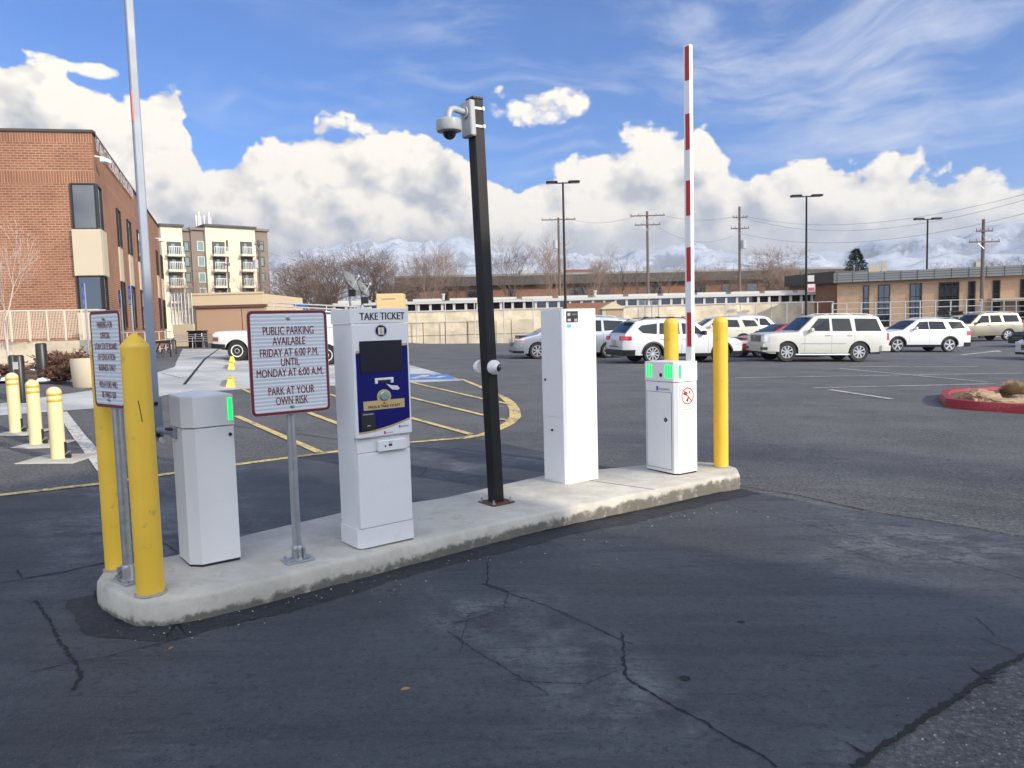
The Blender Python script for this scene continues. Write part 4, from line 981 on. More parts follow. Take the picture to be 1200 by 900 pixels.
# white wagon with black cladding, seen from behind
def wag_extra(s, t, body):
    X = s.X; mb = MB(); mb.box(X(s.L)-.02, X(s.L)-.034+.0, -.4, .4, .60, .63, black); mb.obj('bumper_gap', body)
    for sg in (1, -1):
        mb = MB(); mb.box(X(2.25), X(2.35), sg*.40, sg*.62, s.H+.05, s.H+.075, black); mb.box(X(3.3), X(3.4), sg*.40, sg*.62, s.H+.05, s.H+.075, black); mb.obj('rail_foot', t)
    mb = MB(); mb.box(X(4.28), X(4.46), -.55, .55, s.H-.03, s.H+.0, s.paint, .01); mb.obj('rear_spoiler', t)
wag = car(L=4.82, W=1.84, H=1.62, wb=2.745, fo=.93, r=.352, clr=.26, belt=1.02, paint=wsub, tf=.22, tr=.14, tumble=.24, ri=.70, spokes=10, sw=.075,
    top=[(0, .70), (.06, .78), (.3, .87), (1.0, .97), (1.35, 1.02), (4.5, 1.04), (4.72, 1.02), (4.78, .95), (4.82, .80)], bot=[(0, .38), (.15, .27), (.6, .27), (4.3, .30), (4.7, .34), (4.82, .46)],
    roof=[(1.15, 1.00), (1.95, 1.50), (2.35, 1.57), (3.2, 1.585), (4.0, 1.55), (4.25, 1.50), (4.72, 1.04)], rearglass=(.10, .92),
    windows=[[(1.62, 1.06), (2.50, 1.06), (2.50, 1.46), (2.02, 1.42)], [(2.62, 1.06), (3.42, 1.06), (3.36, 1.46), (2.60, 1.47)], [(3.52, 1.06), (4.05, 1.10), (4.22, 1.26), (4.05, 1.38), (3.46, 1.45)]],
    seams=[1.5, 2.56, 3.48], handles=[2.42, 3.32], mirror=1.72, clad=.10, rails=(2.1, 4.1), mirrorm=black,
    front=[('lower_bumper', 'f', .5, 0, .26, .42, black, .02, True, True), ('headlight', 'f', .38, .55, .66, .78, lens, .012, True, False, body if False else None, .06)],
    rear=[('lower_bumper', 'r', .42, 0, .28, .50, black, .03, True, True), ('tail_light', 'r', .30, .50, .84, .99, taill)], grille=(.4, .52, .68, black, 1), plate=.76, extra=wag_extra)
wag.front[1] = wag.front[1][:10]
place(wag, 'parked_wagon', 'white station wagon with black lower cladding seen from its rear corner behind the right cabinet', 790, 424, 28.9, 14, 'vehicles parked in the lot')

# white mid-size SUV
exp_ = car(L=5.0, W=2.0, H=1.79, wb=2.86, fo=.95, r=.385, clr=.28, belt=1.17, paint=wexp, tf=.20, tr=.10, tumble=.24, ri=.72, spokes=5, sw=.17,
    top=[(0, .86), (.06, .96), (.3, 1.04), (1.0, 1.13), (1.45, 1.17), (4.7, 1.20), (4.92, 1.15), (5.0, .95)], bot=[(0, .36), (.15, .26), (4.4, .30), (4.85, .36), (5.0, .50)],
    roof=[(1.25, 1.15), (2.1, 1.68), (2.5, 1.75), (3.4, 1.76), (4.4, 1.70), (4.62, 1.64), (4.95, 1.20)], rearglass=(.1, .9),
    windows=[[(1.78, 1.21), (2.66, 1.21), (2.66, 1.63), (2.20, 1.60)], [(2.70, 1.21), (3.62, 1.21), (3.50, 1.62), (2.70, 1.63)], [(3.92, 1.23), (4.72, 1.26), (4.50, 1.60), (3.78, 1.62)]],
    seams=[1.55, 2.68, 3.72], handles=[2.55, 3.5], mirror=1.85, clad=.12, rails=(2.5, 4.3), railm=alu,
    front=[('lower_bumper', 'f', .5, 0, .27, .44, black, .02, True, True), ('headlight', 'f', .40, .52, .80, .96, lens), ('turn_signal', 'f', .40, .80, .86, .93, amber, .018)],
    rear=[('tail_light', 'r', .28, .62, .90, 1.12, taill), ('lower_bumper', 'r', .4, 0, .30, .52, black, .02, True, True)], grille=(.5, .66, .92, mat('grey_grille', (.3, .31, .32), .3, .6), 3))
place(exp_, 'parked_suv', 'bright white SUV with dark tinted windows parked just right of the big pearl SUV', 1072, 412, 39.5, 184, 'vehicles parked in the lot', .95)

# tan large SUV, far right
arm = car(L=5.25, W=2.0, H=1.95, wb=3.13, fo=.92, r=.40, clr=.32, belt=1.22, paint=tanp, tf=.14, tr=.08, tumble=.17, ri=.66, spokes=6, sw=.17,
    top=[(0, 1.0), (.06, 1.08), (.3, 1.13), (1.4, 1.22), (5.0, 1.22), (5.18, 1.18), (5.25, 1.0)], bot=[(0, .46), (.2, .36), (4.7, .42), (5.25, .52)],
    roof=[(1.38, 1.22), (2.05, 1.82), (2.4, 1.91), (3.6, 1.94), (4.7, 1.88), (4.85, 1.84), (5.15, 1.22)], rearglass=(.1, .85),
    windows=[[(1.8, 1.27), (2.7, 1.27), (2.7, 1.76), (2.24, 1.76)], [(2.82, 1.27), (3.62, 1.27), (3.5, 1.76), (2.80, 1.76)], [(3.8, 1.27), (4.9, 1.27), (4.75, 1.74), (3.72, 1.76)]],
    seams=[1.6, 2.76, 3.7], handles=[2.6, 3.5], mirror=1.85, rails=(2.4, 4.6), railm=alu, mirrorm=black,
    front=[('bumper', 'f', .5, 0, .46, .70, black, .03, True, True), ('headlight', 'f', .3, .60, .84, 1.06, lens)], rear=[('tail_light', 'r', .12, .82, .9, 1.4, taill)], grille=(.5, .76, 1.06, black, 2))
place(arm, 'parked_suv', 'tan boxy SUV with roof rack parked farther back near the right edge', 1147, 394.5, 53.5, 184, 'vehicles parked in the lot')

# silver minivan partly behind the tall cabinet
van = car(L=5.08, W=1.96, H=1.74, wb=3.03, fo=.98, r=.335, clr=.22, belt=1.08, paint=silv, tf=.24, tr=.10, tumble=.22, ri=.68, spokes=7, sw=.12,
    top=[(0, .68), (.06, .76), (.35, .88), (1.0, 1.02), (1.25, 1.08), (4.8, 1.10), (5.0, 1.05), (5.08, .85)], bot=[(0, .32), (.2, .22), (4.8, .26), (5.08, .42)],
    roof=[(.98, 1.03), (2.0, 1.60), (2.5, 1.69), (3.5, 1.72), (4.6, 1.67), (4.78, 1.62), (5.0, 1.08)], rearglass=(.1, .85),
    windows=[[(1.60, 1.12), (2.6, 1.12), (2.6, 1.58), (2.12, 1.54)], [(2.72, 1.12), (3.7, 1.12), (3.7, 1.58), (2.70, 1.59)], [(3.82, 1.14), (4.80, 1.20), (4.62, 1.55), (3.80, 1.58)]],
    seams=[1.5, 2.66, 3.76], handles=[2.5, 2.9], mirror=1.7, rails=(2.4, 4.4), railm=silv,
    front=[('lower_bumper', 'f', .4, 0, .24, .34, black, .015, True, True), ('headlight', 'f', .45, .56, .68, .82, lens), ('turn_signal', 'f', .45, .84, .71, .78, amber, .018)],
    rear=[('tail_light', 'r', .1, .80, .80, 1.2, taill), ('rear_bumper', 'r', .35, 0, .32, .62, silv, .05, True, True)], grille=(.38, .50, .66, black, 3))
place(van, 'parked_minivan', 'silver minivan standing behind the tall plain cabinet, its nose showing to the left', 668, 413, 33, 187, 'vehicles parked in the lot')

# dark red sedan behind the pearl SUV
sed = dict(L=4.7, W=1.82, H=1.46, wb=2.75, fo=.95, r=.33, clr=.20, belt=.95, tf=.22, tr=.16, tumble=.30, ri=.68, spokes=7, sw=.10,
    top=[(0, .62), (.06, .70), (.4, .80), (1.2, .92), (1.5, .96), (3.7, 1.0), (4.2, 1.02), (4.62, .98), (4.7, .8)], bot=[(0, .30), (.2, .2), (4.4, .24), (4.7, .4)],
    roof=[(1.3, .95), (2.15, 1.38), (2.6, 1.43), (3.2, 1.41), (3.6, 1.33), (4.15, 1.0)], rearglass=(.08, .9),
    windows=[[(1.78, 1.0), (2.62, 1.0), (2.62, 1.34), (2.22, 1.32)], [(2.72, 1.0), (3.5, 1.03), (3.42, 1.26), (2.70, 1.34)]], seams=[1.6, 2.67, 3.5], handles=[2.5, 3.35], mirror=1.75,
    front=[('headlight', 'f', .42, .5, .60, .72, lens), ('lower_bumper', 'f', .4, 0, .2, .30, black, .012, True, True)], rear=[('tail_light', 'r', .3, .5, .78, .92, taill)], grille=(.4, .40, .60, black, 2), plate=.62)
place(car(paint=redp, **sed), 'parked_sedan', 'dark red sedan showing its nose and windshield between the white wagon and the pearl SUV', 915, 412, 33.5, 189, 'vehicles parked in the lot')
# cream SUV and pale van in the row behind
place(car(**{**exp_.__dict__, 'paint': creamp, 'root': None}), 'parked_suv', 'cream SUV mostly hidden behind the white wagon and the two yellow bollards', 838, 402, 45, 184, 'vehicles parked in the lot')
place(car(**{**arm.__dict__, 'paint': nvan, 'root': None}), 'parked_suv', 'pale grey SUV in the back row above the roof of the red sedan', 884, 398, 55, 8, 'vehicles parked in the lot')
# black pickup with a roof rack, dark cars at the right edge
def rack(s, t, body):
    X = s.X; mb = MB()
    for x in (1.9, 3.0): mb.box(X(x)-.03, X(x)+.03, -.7, .7, s.H+.02, s.H+.28, black, .01)
    mb.box(X(1.8), X(3.1), -.72, -.66, s.H+.22, s.H+.28, black); mb.box(X(1.8), X(3.1), .66, .72, s.H+.22, s.H+.28, black); mb.obj('roof_rack', t)
pick = dict(L=5.6, W=1.95, H=1.82, wb=3.5, fo=.95, r=.40, clr=.34, belt=1.16, tf=.14, tr=.05, tumble=.18, ri=.62, spokes=6, sw=.15,
    top=[(0, .98), (.06, 1.05), (.3, 1.09), (1.4, 1.16), (5.5, 1.16), (5.6, 1.1)], bot=[(0, .46), (.2, .38), (5.6, .5)],
    roof=[(1.38, 1.16), (2.0, 1.72), (2.3, 1.79), (3.3, 1.79), (3.5, 1.74), (3.62, 1.16)], rearglass=(.1, .8),
    windows=[[(1.75, 1.2), (2.6, 1.2), (2.6, 1.68), (2.16, 1.68)], [(2.7, 1.2), (3.42, 1.2), (3.36, 1.68), (2.68, 1.68)]], seams=[1.6, 2.66, 3.6], handles=[2.5, 3.3], mirror=1.8,
    front=[('headlight', 'f', .25, .62, .82, 1.0, lens), ('bumper', 'f', .4, 0, .45, .68, black, .04, True, True)], rear=[('tail_light', 'r', .1, .82, .75, 1.1, taill)], grille=(.52, .76, 1.0, black, 3), cat='pickup truck')
place(car(paint=darkp, extra=rack, **pick), 'parked_pickup', 'black pickup with a rack on its roof standing behind the white and tan SUVs', 1118, 393.5, 59, 184, 'vehicles parked in the lot')
place(car(**{**sed, 'paint': darkp, 'H': 1.5}), 'parked_sedan', 'dark car with round headlight cut by the right edge, farther back', 1236, 396, 44, 188, 'vehicles parked in the lot')
place(car(**{**sed, 'paint': wsub}), 'parked_sedan', 'pale car whose nose just enters the picture at the right edge', 1268, 417, 31, 186, 'vehicles parked in the lot')

# white fleet pickup with service cap behind the public-parking sign
def cap_x(s, t, body):
    X = s.X; mb = MB(); mb.box(X(2.95), X(5.05), -.86, .86, 1.0, 1.86, truckw, .05); mb.box(X(2.93), X(5.07), -.88, .88, 1.86, 1.875, black); mb.box(X(2.95), X(5.05), -.85, .85, 1.875, 1.94, truckw, .02); mb.obj('utility_cap', t)
    mb = MB()
    for sg in (1, -1): mb.box(X(4.35), X(4.42), sg*.861, sg*.872, 1.5, 1.58, galv); mb.box(X(2.98), X(5.0), sg*.861, sg*.866, 1.36, 1.37, ink)
    mb.obj('cap_latches', t, 0)
    mb = MB()
    for sg in (1, -1):
        for z in (2.02, 2.14): mb.tube([(X(1.9), sg*.72, z), (X(5.3), sg*.72, z)], .022, offw, 6)
        for x in (2.1, 2.9, 4.0, 5.0): mb.tube([(X(x), sg*.72, 1.78 if x > 2.5 else 1.6), (X(x), sg*.72, 2.14)], .02, offw, 6)
    for x in (1.95, 2.6, 3.3, 4.3, 5.25): mb.tube([(X(x), -.72, 2.02), (X(x), .72, 2.02)], .02, offw, 6)
    mb.obj('ladder_rack', t)
    mb = MB(); mb.box(X(2.7), X(3.1), -.2, .3, 2.05, 2.16, mat('blue_tarp', (.03, .12, .35), .6), .04); mb.obj('blue_bundle', t)
trk = car(L=5.15, W=1.76, H=1.66, wb=3.2, fo=.88, r=.355, clr=.34, belt=1.06, paint=truckw, tf=.12, tr=.05, tumble=.18, ri=.60, rim=steelw, style='steel', arch=.06,
    top=[(0, .90), (.05, .98), (.25, 1.01), (1.3, 1.08), (5.05, 1.08), (5.15, 1.0)], bot=[(0, .42), (.2, .40), (5.15, .5)],
    roof=[(1.28, 1.07), (1.85, 1.56), (2.1, 1.63), (2.75, 1.63), (2.86, 1.58), (2.95, 1.08)], rearglass=(.1, .8),
    windows=[[(1.62, 1.12), (2.7, 1.12), (2.66, 1.53), (2.02, 1.53)]], seams=[1.5, 2.78], handles=[2.6], mirror=1.68, mirrorm=black, handlem=black,
    front=[('bumper', 'f', .42, 0, .40, .57, black, .05, True, True), ('headlight', 'f', .22, .55, .82, .93, lens), ('turn_signal', 'f', .20, .62, .66, .80, mat('brown_lens', (.20, .06, .03), .15, coat=.5), .014)],
    rear=[('tail_light', 'r', .08, .76, .7, 1.0, taill), ('rear_bumper', 'r', .2, 0, .42, .6, black, .05, True, True)], grille=(.42, .62, .88, black, 1), plate=.62, extra=cap_x, cat='pickup truck')
pt = at(338, 417, 29.2); 
o = place(trk, 'utility_pickup', 'white fleet pickup with utility cap and ladder rack, half hidden by the sign', 340, 417, 28.5, 181)
# ------------------------------------------------------------------ buildings
class Facade:
    """a wall plane from P0 to P1 (world xy); local x along it, y into the building, z up from zb"""
    def __init__(s, P0, P1, zb): 
        s.P0 = Vector((P0[0], P0[1])); s.P1 = Vector((P1[0], P1[1])); s.d = (s.P1-s.P0).normalized(); s.L = (s.P1-s.P0).length; s.zb = zb; s.rz = math.atan2(s.d.y, s.d.x)
    def hit(s, u, v):
        r = ray(u, v); det = r.x*(-s.d.y)+r.y*s.d.x
        t = (s.P0.x*(-s.d.y)+s.P0.y*s.d.x)/det; p = Vector((r.x*t, r.y*t)); return (p-s.P0).dot(s.d), EYE+r.z*t-s.zb
    def loc(s): return (s.P0.x, s.P0.y, s.zb)
def wall_box(mb, x0, x1, y0, y1, z0, z1, m, side=None):
    """box whose faces carry metre uvs"""
    sd = side or m; zs = (z0, z1)
    def q(a, b, mm): 
        L_ = math.hypot(b[0]-a[0], b[1]-a[1]); o_ = a[0] if abs(b[0]-a[0]) > abs(b[1]-a[1]) else a[1]
        mb.poly([(a[0], a[1], z0), (b[0], b[1], z0), (b[0], b[1], z1), (a[0], a[1], z1)], mm, [(o_, z0), (o_+L_, z0), (o_+L_, z1), (o_, z1)])
    q((x0, y0), (x1, y0), m); q((x1, y0), (x1, y1), sd); q((x1, y1), (x0, y1), m); q((x0, y1), (x0, y0), sd)
    mb.poly([(x0, y0, z1), (x1, y0, z1), (x1, y1, z1), (x0, y1, z1)], darkf)
def window(par, x0, x1, z0, z1, y=0, fr=.06, nx=1, nz=1, fm=black, gm=glass, name='window', depth=.05):
    mb = MB(); mb.box(x0, x1, y-.03, y+.02, z0, z1, gm)
    w_ = mb.obj(name, par, 0); mb = MB(); ya, yb = y-.03-depth, y-.03
    mb.box(x0, x0+fr, ya, yb, z0, z1, fm); mb.box(x1-fr, x1, ya, yb, z0, z1, fm); mb.box(x0+fr, x1-fr, ya, yb, z0, z0+fr, fm); mb.box(x0+fr, x1-fr, ya, yb, z1-fr, z1, fm)
    for i in range(1, nx): c_ = lerp(x0, x1, i/nx); mb.box(c_-fr*.35, c_+fr*.35, ya+.005, yb, z0+fr, z1-fr, fm)
    for i in range(1, nz): c_ = lerp(z0, z1, i/nz); mb.box(x0+fr, x1-fr, ya+.008, yb, c_-fr*.35, c_+fr*.35, fm)
    mb.obj('frame', w_, 0); return w_

# --- red brick office at left: two faces meeting at a corner
cp = at(124, 400, 28.0); far_ = at(193.5, 392, 53.5)
fa = Facade((cp.x-12, cp.y-2.2), (cp.x, cp.y), .2); fb = Facade((cp.x, cp.y), (far_.x, far_.y), .2)
ztop = EYE+ray(119, 155).z*(28.0/ray(119, 155).y)-.2
bld = thing('brick_office', 'two storey red brick office building with corner windows at the left edge', 'building', (cp.x, cp.y, .2), 0)
def to_b(f, x, y, z):  # facade coords to building coords
    nrm = Vector((-f.d.y, f.d.x)); p = f.P0+f.d*x+nrm*y; return (p.x-cp.x, p.y-cp.y, z)
mb = MB(); zs = ztop
band = (fa.hit(60, 200)[1]+fa.hit(60, 200)[1])/2
zb0, zb1 = fa.hit(90, 215)[1], fa.hit(90, 200)[1]
for f, lo in ((fa, -0.0), (fb, 0)):
    for za, zb_, m in ((0, zb0, brick), (zb0, zb1, soldier), (zb1, zs-.36, brick), (zs-.36, zs, soldier)):
        p = [to_b(f, 0, 0, za), to_b(f, f.L, 0, za), to_b(f, f.L, 0, zb_), to_b(f, 0, 0, zb_)]
        if m is soldier: uv = [(0, 0), (f.L, 0), (f.L, .36), (0, .36)]
        else: uv = [(0, za), (f.L, za), (f.L, zb_), (0, zb_)]
        mb.poly(p, m, uv)
bk = [to_b(fa, 0, 0, 0), to_b(fb, 0, 0, 0), to_b(fb, fb.L, 0, 0), (to_b(fb, fb.L, 0, 0)[0]-12, to_b(fb, fb.L, 0, 0)[1]+2, 0)]
mb.poly([(x, y, zs) for x, y, _ in bk], darkf); mb.poly([bk[2], bk[3], (*bk[3][:2], zs), (*bk[2][:2], zs)], brick, [(0, 0), (12, 0), (12, zs), (0, zs)]); mb.poly([bk[3], bk[0], (*bk[0][:2], zs), (*bk[3][:2], zs)], brick, [(0, 0), (25, 0), (25, zs), (0, zs)])
mb.obj('brick_wall', bld, 0)
def on_f(f, nm, x0, x1, y0, y1, z0, z1, m, par=bld, ch=0):
    mb = MB(); cs = [to_b(f, x, y, z) for z in (z0, z1) for x, y in ((x0, y0), (x1, y0), (x1, y1), (x0, y1))]; b = mb.add(cs)
    for q in ((3, 2, 1, 0), (4, 5, 6, 7), (0, 1, 5, 4), (1, 2, 6, 5), (2, 3, 7, 6), (3, 0, 4, 7)): mb.face([b+i for i in q], m)
    return mb.obj(nm, par, 0)
on_f(fa, 'roof_coping', -.05, fa.L+.05, -.06, .3, zs, zs+.09, darkf); on_f(fb, 'roof_coping', -.02, fb.L+.05, -.06, .3, zs+.002, zs+.088, darkf)
def fwin(f, x0, x1, z0, z1, nx=1, nm='window', y=0.0):
    g_ = on_f(f, nm, x0, x1, y-.03, y+.02, z0, z1, glass); fr = .05
    for a in ((x0, x0+fr, z0, z1), (x1-fr, x1, z0, z1), (x0+fr, x1-fr, z0, z0+fr), (x0+fr, x1-fr, z1-fr, z1)): on_f(f, 'frame', a[0], a[1], y-.08, y-.03, a[2], a[3], black, g_)
L_ = fa.L
xw = fa.hit(84, 240)[0]; zt1 = fa.hit(100, 215)[1]; zm1 = fa.hit(105, 269)[1]; zm2 = fa.hit(107, 323)[1]; zl_ = fa.hit(110, 366)[1]
yb_ = -.05
fwin(fa, xw, L_+.02, zm1, zt1); fwin(fa, xw, L_+.02, zl_, zm2)
fwin(fb, .02, .95, zm1, zt1); fwin(fb, .02, .95, zl_, zm2)
on_f(fa, 'precast_panel', xw-.02, L_+.12, -.14, .02, zm2, zm1, precast); on_f(fb, 'precast_panel', .02, 1.1, -.13, .02, zm2+.002, zm1-.002, precast)
on_f(fa, 'precast_sill', xw-.02, L_+.12, -.10, .02, zl_-1.0, zl_, precast)
for u0, u1 in ((139, 142.5), (150.5, 154), (161.5, 168), (182.5, 184), (187.5, 189.2)):
    x0, x1 = fb.hit(u0, 300)[0], fb.hit(u1, 300)[0]
    fwin(fb, x0, x1, zm1-.1, zt1-.1); on_f(fb, 'precast_panel', x0, x1, -.06, .02, zm2+.1, zm1-.1, precast); fwin(fb, x0, x1, zl_-.6, zm2+.1)
# raised letters under the roofline
xs0, xs1 = .25, fb.hit(153.5, 228)[0]
mb = MB(); text_into(mb, 'UTAH STATE BOARD OF EDUCATION', .72, mat('white_letters', (.8, .79, .75), .5), 0, 0, 0, 1.0, 'LEFT', bold=.05)
wx_ = max(v[0] for v in mb.v); sc_ = (xs1-xs0)/wx_; za_ = fb.hit(140, 210.5)[1]
mb.v = [to_b(fb, xs0+v[0]*sc_, -.09, za_-.2+v[2]) for v in mb.v]; mb.obj('building_lettering', bld, 0)
for xx, zz in ((.35, zs-.9), (fb.hit(181, 262)[0], zs-1.2)):
    c_ = to_b(fb, xx, -.35, zz); mb = MB(); mb.box(c_[0]-.12, c_[0]+.12, c_[1]-.2, c_[1]+.2, zz-.07, zz+.07, MATS['camera_white'], .02); mb.tube([to_b(fb, xx, 0, zz+.15), to_b(fb, xx, -.35, zz+.1)], .03, MATS['camera_white'], 6); mb.obj('wall_camera', bld)
mb = MB(); q0, q1 = to_b(fa, -2, -1.6, -.3), to_b(fa, L_+.5, -1.6, -.3)

# --- apartment block behind
A0 = at(193, 350, 113); A1 = at(317, 350, 123)
fd = Facade((A0.x, A0.y), (A1.x, A1.y), 0); apt = thing('apartment_block', 'five storey cream and taupe apartment building with balconies behind the brick office', 'building', fd.loc(), fd.rz)
def X_(u): return fd.hit(u, 300)[0]
def Z_(v, u=255): return fd.hit(u, v)[1]
secs = [(190, 215, 265, cream, 0), (215, 226, 270, taupe, .8), (226, 242, 269, taupe, .5), (242, 300, 265.5, cream, 0), (300, 317, 270, taupe, .8)]
for u0, u1, v, m, y in secs:
    mb = MB(); mb.box(X_(u0), X_(u1), y, 16, -2, Z_(v, u0), m)
    mb.obj('wall', apt, 0)
    mb = MB(); mb.box(X_(u0)-.2, X_(u1)+.2, y-.35, 16.2, Z_(v, u0), Z_(v, u0)+.35, darkf if m is cream else taupe); mb.obj('roof_edge', apt, 0)
pg = mat('green_grey_glass', (.16, .24, .22), .12, coat=.3); dg = mat('balcony_dark', (.05, .05, .05), .6)
rows = [(283, 298), (301, 316), (320, 335), (338, 353)]
for i, (v0, v1) in enumerate(rows):
    for u0, u1, bal in ((196, 213, 1), (249, 264, 1), (282, 296, 1)):
        x0, x1 = X_(u0), X_(u1); z0, z1 = Z_(v1, u0), Z_(v0, u0)
        mb = MB(); mb.box(x0, x1, -.02, 1.0, z0, z1, dg); bw = mb.obj('balcony', apt, 0)
        mb = MB(); mb.box(x0-.15, x1+.15, -1.2, -.0, z0-.35, z0-.02, cream); mb.box(x0+.6, x1-.9, -.05, -.03, z0+.1, z1-.3, pg); mb.obj('balcony_slab', bw, 0)
        mb = MB(); 
        for q in range(9): xx = lerp(x0, x1, q/8); mb.box(xx-.03, xx+.03, -1.18, -1.13, z0, z0+1.0, galv)
        mb.box(x0, x1, -1.18, -1.13, z0+1.0, z0+1.08, galv); mb.obj('balcony_rail', bw, 0)
    for u0, u1, yy in ((217.5, 224.5, .8), (232.5, 241, .5), (304, 312, .8)):
        window(apt, X_(u0), X_(u1), Z_(v1-4, u0), Z_(v0-1, u0), yy, .15, 1, 1, offw if yy == .5 else dg, pg)
    mb = MB(); mb.box(X_(265.5), X_(268), -.04, 0, Z_(v1-4), Z_(v0-2), dg); mb.obj('slot_window', apt, 0)
for i, u in enumerate((242.5, 246, 252, 258)):
    mb = MB(); zt = Z_(265); mb.box(X_(u)-.06, X_(u)+.06, 4, 4.1, zt, zt+(2.6 if i % 2 else 2.0), galv); 
    if i in (1, 3): mb.box(X_(u)-.3, X_(u)+.3, 3.9, 4.2, zt, zt+1.9, offw)
    mb.obj('roof_aerial', apt, 0)

# --- beige block wall and brown garage front
def slab(name, label, cat, u0, u1, vt, Y, m, th=.3, vb=None, z0=None, group=None):
    a = at(u0, 380, Y); b = at(u1, 380, Y); zt = at((u0+u1)/2, vt, Y).z; zb = min(G(a.x), G(b.x))-.3 if z0 is None else z0
    t = thing(name, label, cat, (a.x, Y, zb), 0, group); mb = MB(); wall_box(mb, 0, b.x-a.x, 0, th, 0, zt-zb, m); mb.obj('wall', t, 0); return t, b.x-a.x, zt-zb
t, w_, hh = slab('garage_building', 'low tan garage with pink-brown front and flat parapet, left of the fleet pickup', 'building', 222, 309, 345, 62, tanw, 12)
zz = at(222, 362, 62).z-t.location.z
mb = MB(); mb.box(.8, w_+.3, -.5, -.02, .0, zz, mat('pink_stucco', (.42, .27, .18), .85, var=.06, vs=.5)); mb.obj('front_bay', t, 0)
mb = MB(); mb.box(.6, w_+.4, -.65, .0, zz, zz+.22, mat('brown_trim', (.12, .06, .045), .6)); mb.obj('canopy_trim', t, 0)
mb = MB(); mb.box(4.4, 4.44, -.51, -.5, 0, zz, ink); mb.obj('panel_joint', t, 0)
mb = MB(); mb.box(-.05, w_+.05, -.06, .35, hh, hh+.15, tanw); mb.obj('parapet_cap', t, 0)
# low pale wall left of it with posts
t, w_, hh = slab('retaining_wall', 'short pale concrete wall with a fence on it beside the brick office', 'wall', 202, 226, 380, 52, precast, .3)
def fence(name, label, p0, p1, z0, h, npost, nrail, m, pr=.03, rr=.02, pick=0, group=None):
    p0, p1 = Vector(p0[:2]), Vector(p1[:2]); L_ = (p1-p0).length; d = (p1-p0)/L_; t = thing(name, label, 'fence', (p0.x, p0.y, z0), math.atan2(d.y, d.x), group)
    for i in range(npost+1):
        mb = MB(); mb.tube([(L_*i/npost, 0, 0), (L_*i/npost, 0, h)], pr, m, 6); mb.obj('post', t)
    for i in range(nrail):
        z = h*(i+1)/nrail; mb = MB(); mb.tube([(0, 0, z-.02), (L_, 0, z-.02)], rr, m, 6); mb.obj('rail', t)
    if pick:
        mb = MB()
        for i in range(pick): x = L_*(i+.5)/pick; mb.box(x-.008, x+.008, -.008, .008, .08, h-.04, m)
        o = mb.obj('pickets', t, 0); o['kind'] = 'stuff' if pick > 100 else ''
        if pick <= 100: del o['kind']
    return t
a = at(202, 380, 52.2); b = at(226, 380, 52.2)
fence('chain_link_fence', 'grey fence posts and rails on top of the short pale wall', a, b, at(214, 380, 52.2).z, 2.1, 6, 2, galv, .05, .03, 14)
railm = mat('beige_rail_paint', (.55, .50, .40), .5)
a = at(-8, 399, 25.0); b = at(118, 399, 26.4)
fence('railing', 'beige picket railing on the low wall before the brick office', a, b, at(50, 399.5, 25.6).z, 1.02, 6, 1, railm, .035, .028, 70)
mb = MB(); wall_box(mb, a.x-.3, b.x+.4, 25.55, 26.0, -.1, at(50, 400, 25.6).z, wallc); o = mb.obj('low_wall', None, 0); tag(o, 'low grey concrete wall carrying the beige railing before the brick office', 'wall')
a = at(122, 401, 27.3); b = at(200, 399, 44)
fence('railing', 'beige railing running back along the side of the brick office', a, b, .2, 1.35, 8, 3, railm, .03, .022)

# --- retaining wall and roadside band behind the ticket machine
t, w_, hh = slab('retaining_wall', 'long sunlit beige concrete wall behind the ticket machine and the black pole', 'wall', 392, 625, 377, 56, wallc, .35)
mb = MB()
for i in range(1, 9): mb.box(w_*i/9-.02, w_*i/9+.02, -.006, 0, 0, hh, ink)
mb.box(0, w_, -.008, 0, hh*.5, hh*.5+.03, ink); mb.obj('wall_joints', t, 0)
def wside(u0, u1, vt, vb, Y): a = at(u0, (vt+vb)/2, Y); b = at(u1, (vt+vb)/2, Y); return a.x, b.x, at(u0, vb, Y).z, at(u0, vt, Y).z
# long low white building with a strip of small windows
LB0 = at(392, 375, 78); LB1 = at(976, 375, 84)
fl = Facade((LB0.x, LB0.y), (LB1.x, LB1.y), -1.0); lb = thing('long_low_building', 'long low white building with one strip of small dark windows above concrete', 'building', fl.loc(), fl.rz)
for xi in range(1):
    h1 = fl.hit(700, 372)[1]
def lx(u): return fl.hit(u, 355)[0]
hz = [(392, 487), (487, 976)]
zwall = fl.hit(700, 359)[1]; zwin = fl.hit(700, 351.5)[1]; ztp = fl.hit(600, 344)[1]
mb = MB(); wall_box(mb, 0, fl.L, 0, 9, -1, zwall, wallc); mb.obj('concrete_base', lb, 0)
mb = MB(); mb.box(0, fl.L, .1, 8.9, zwall, zwin+.02, gloss); mb.obj('window_strip', lb, 0)
npil = 44
for i in range(npil+1):
    x = fl.L*i/npil; mb = MB(); mb.box(x-.13, x+.13, -.05, .1, zwall, zwin, offw); mb.obj('mullion', lb, 0)
mb = MB(); mb.box(-.1, fl.L+.1, -.25, 9.1, zwin, zwin+.28, offw); mb.obj('roof_band', lb, 0)
mb = MB(); mb.box(0, fl.L, -.1, .0, zwall-.12, zwall, offw); mb.obj('sill', lb, 0)
for i in range(14):
    x0 = fl.L*(i+.08)/14; mb = MB(); mb.box(x0, x0+fl.L/14*.84, 1.0, 3.5, zwin+.28, zwin+.28+.28, offw); mb.obj('roof_curb', lb, 0)
for i, u in enumerate((700, 960, 520)):
    mb = MB(); xx = lx(u); mb.lathe([(.15, 0), (.15, .5), (.2, .5), (.2, .65)], offw, 8, (xx, 1, zwin+.4)); mb.obj('roof_vent', lb)
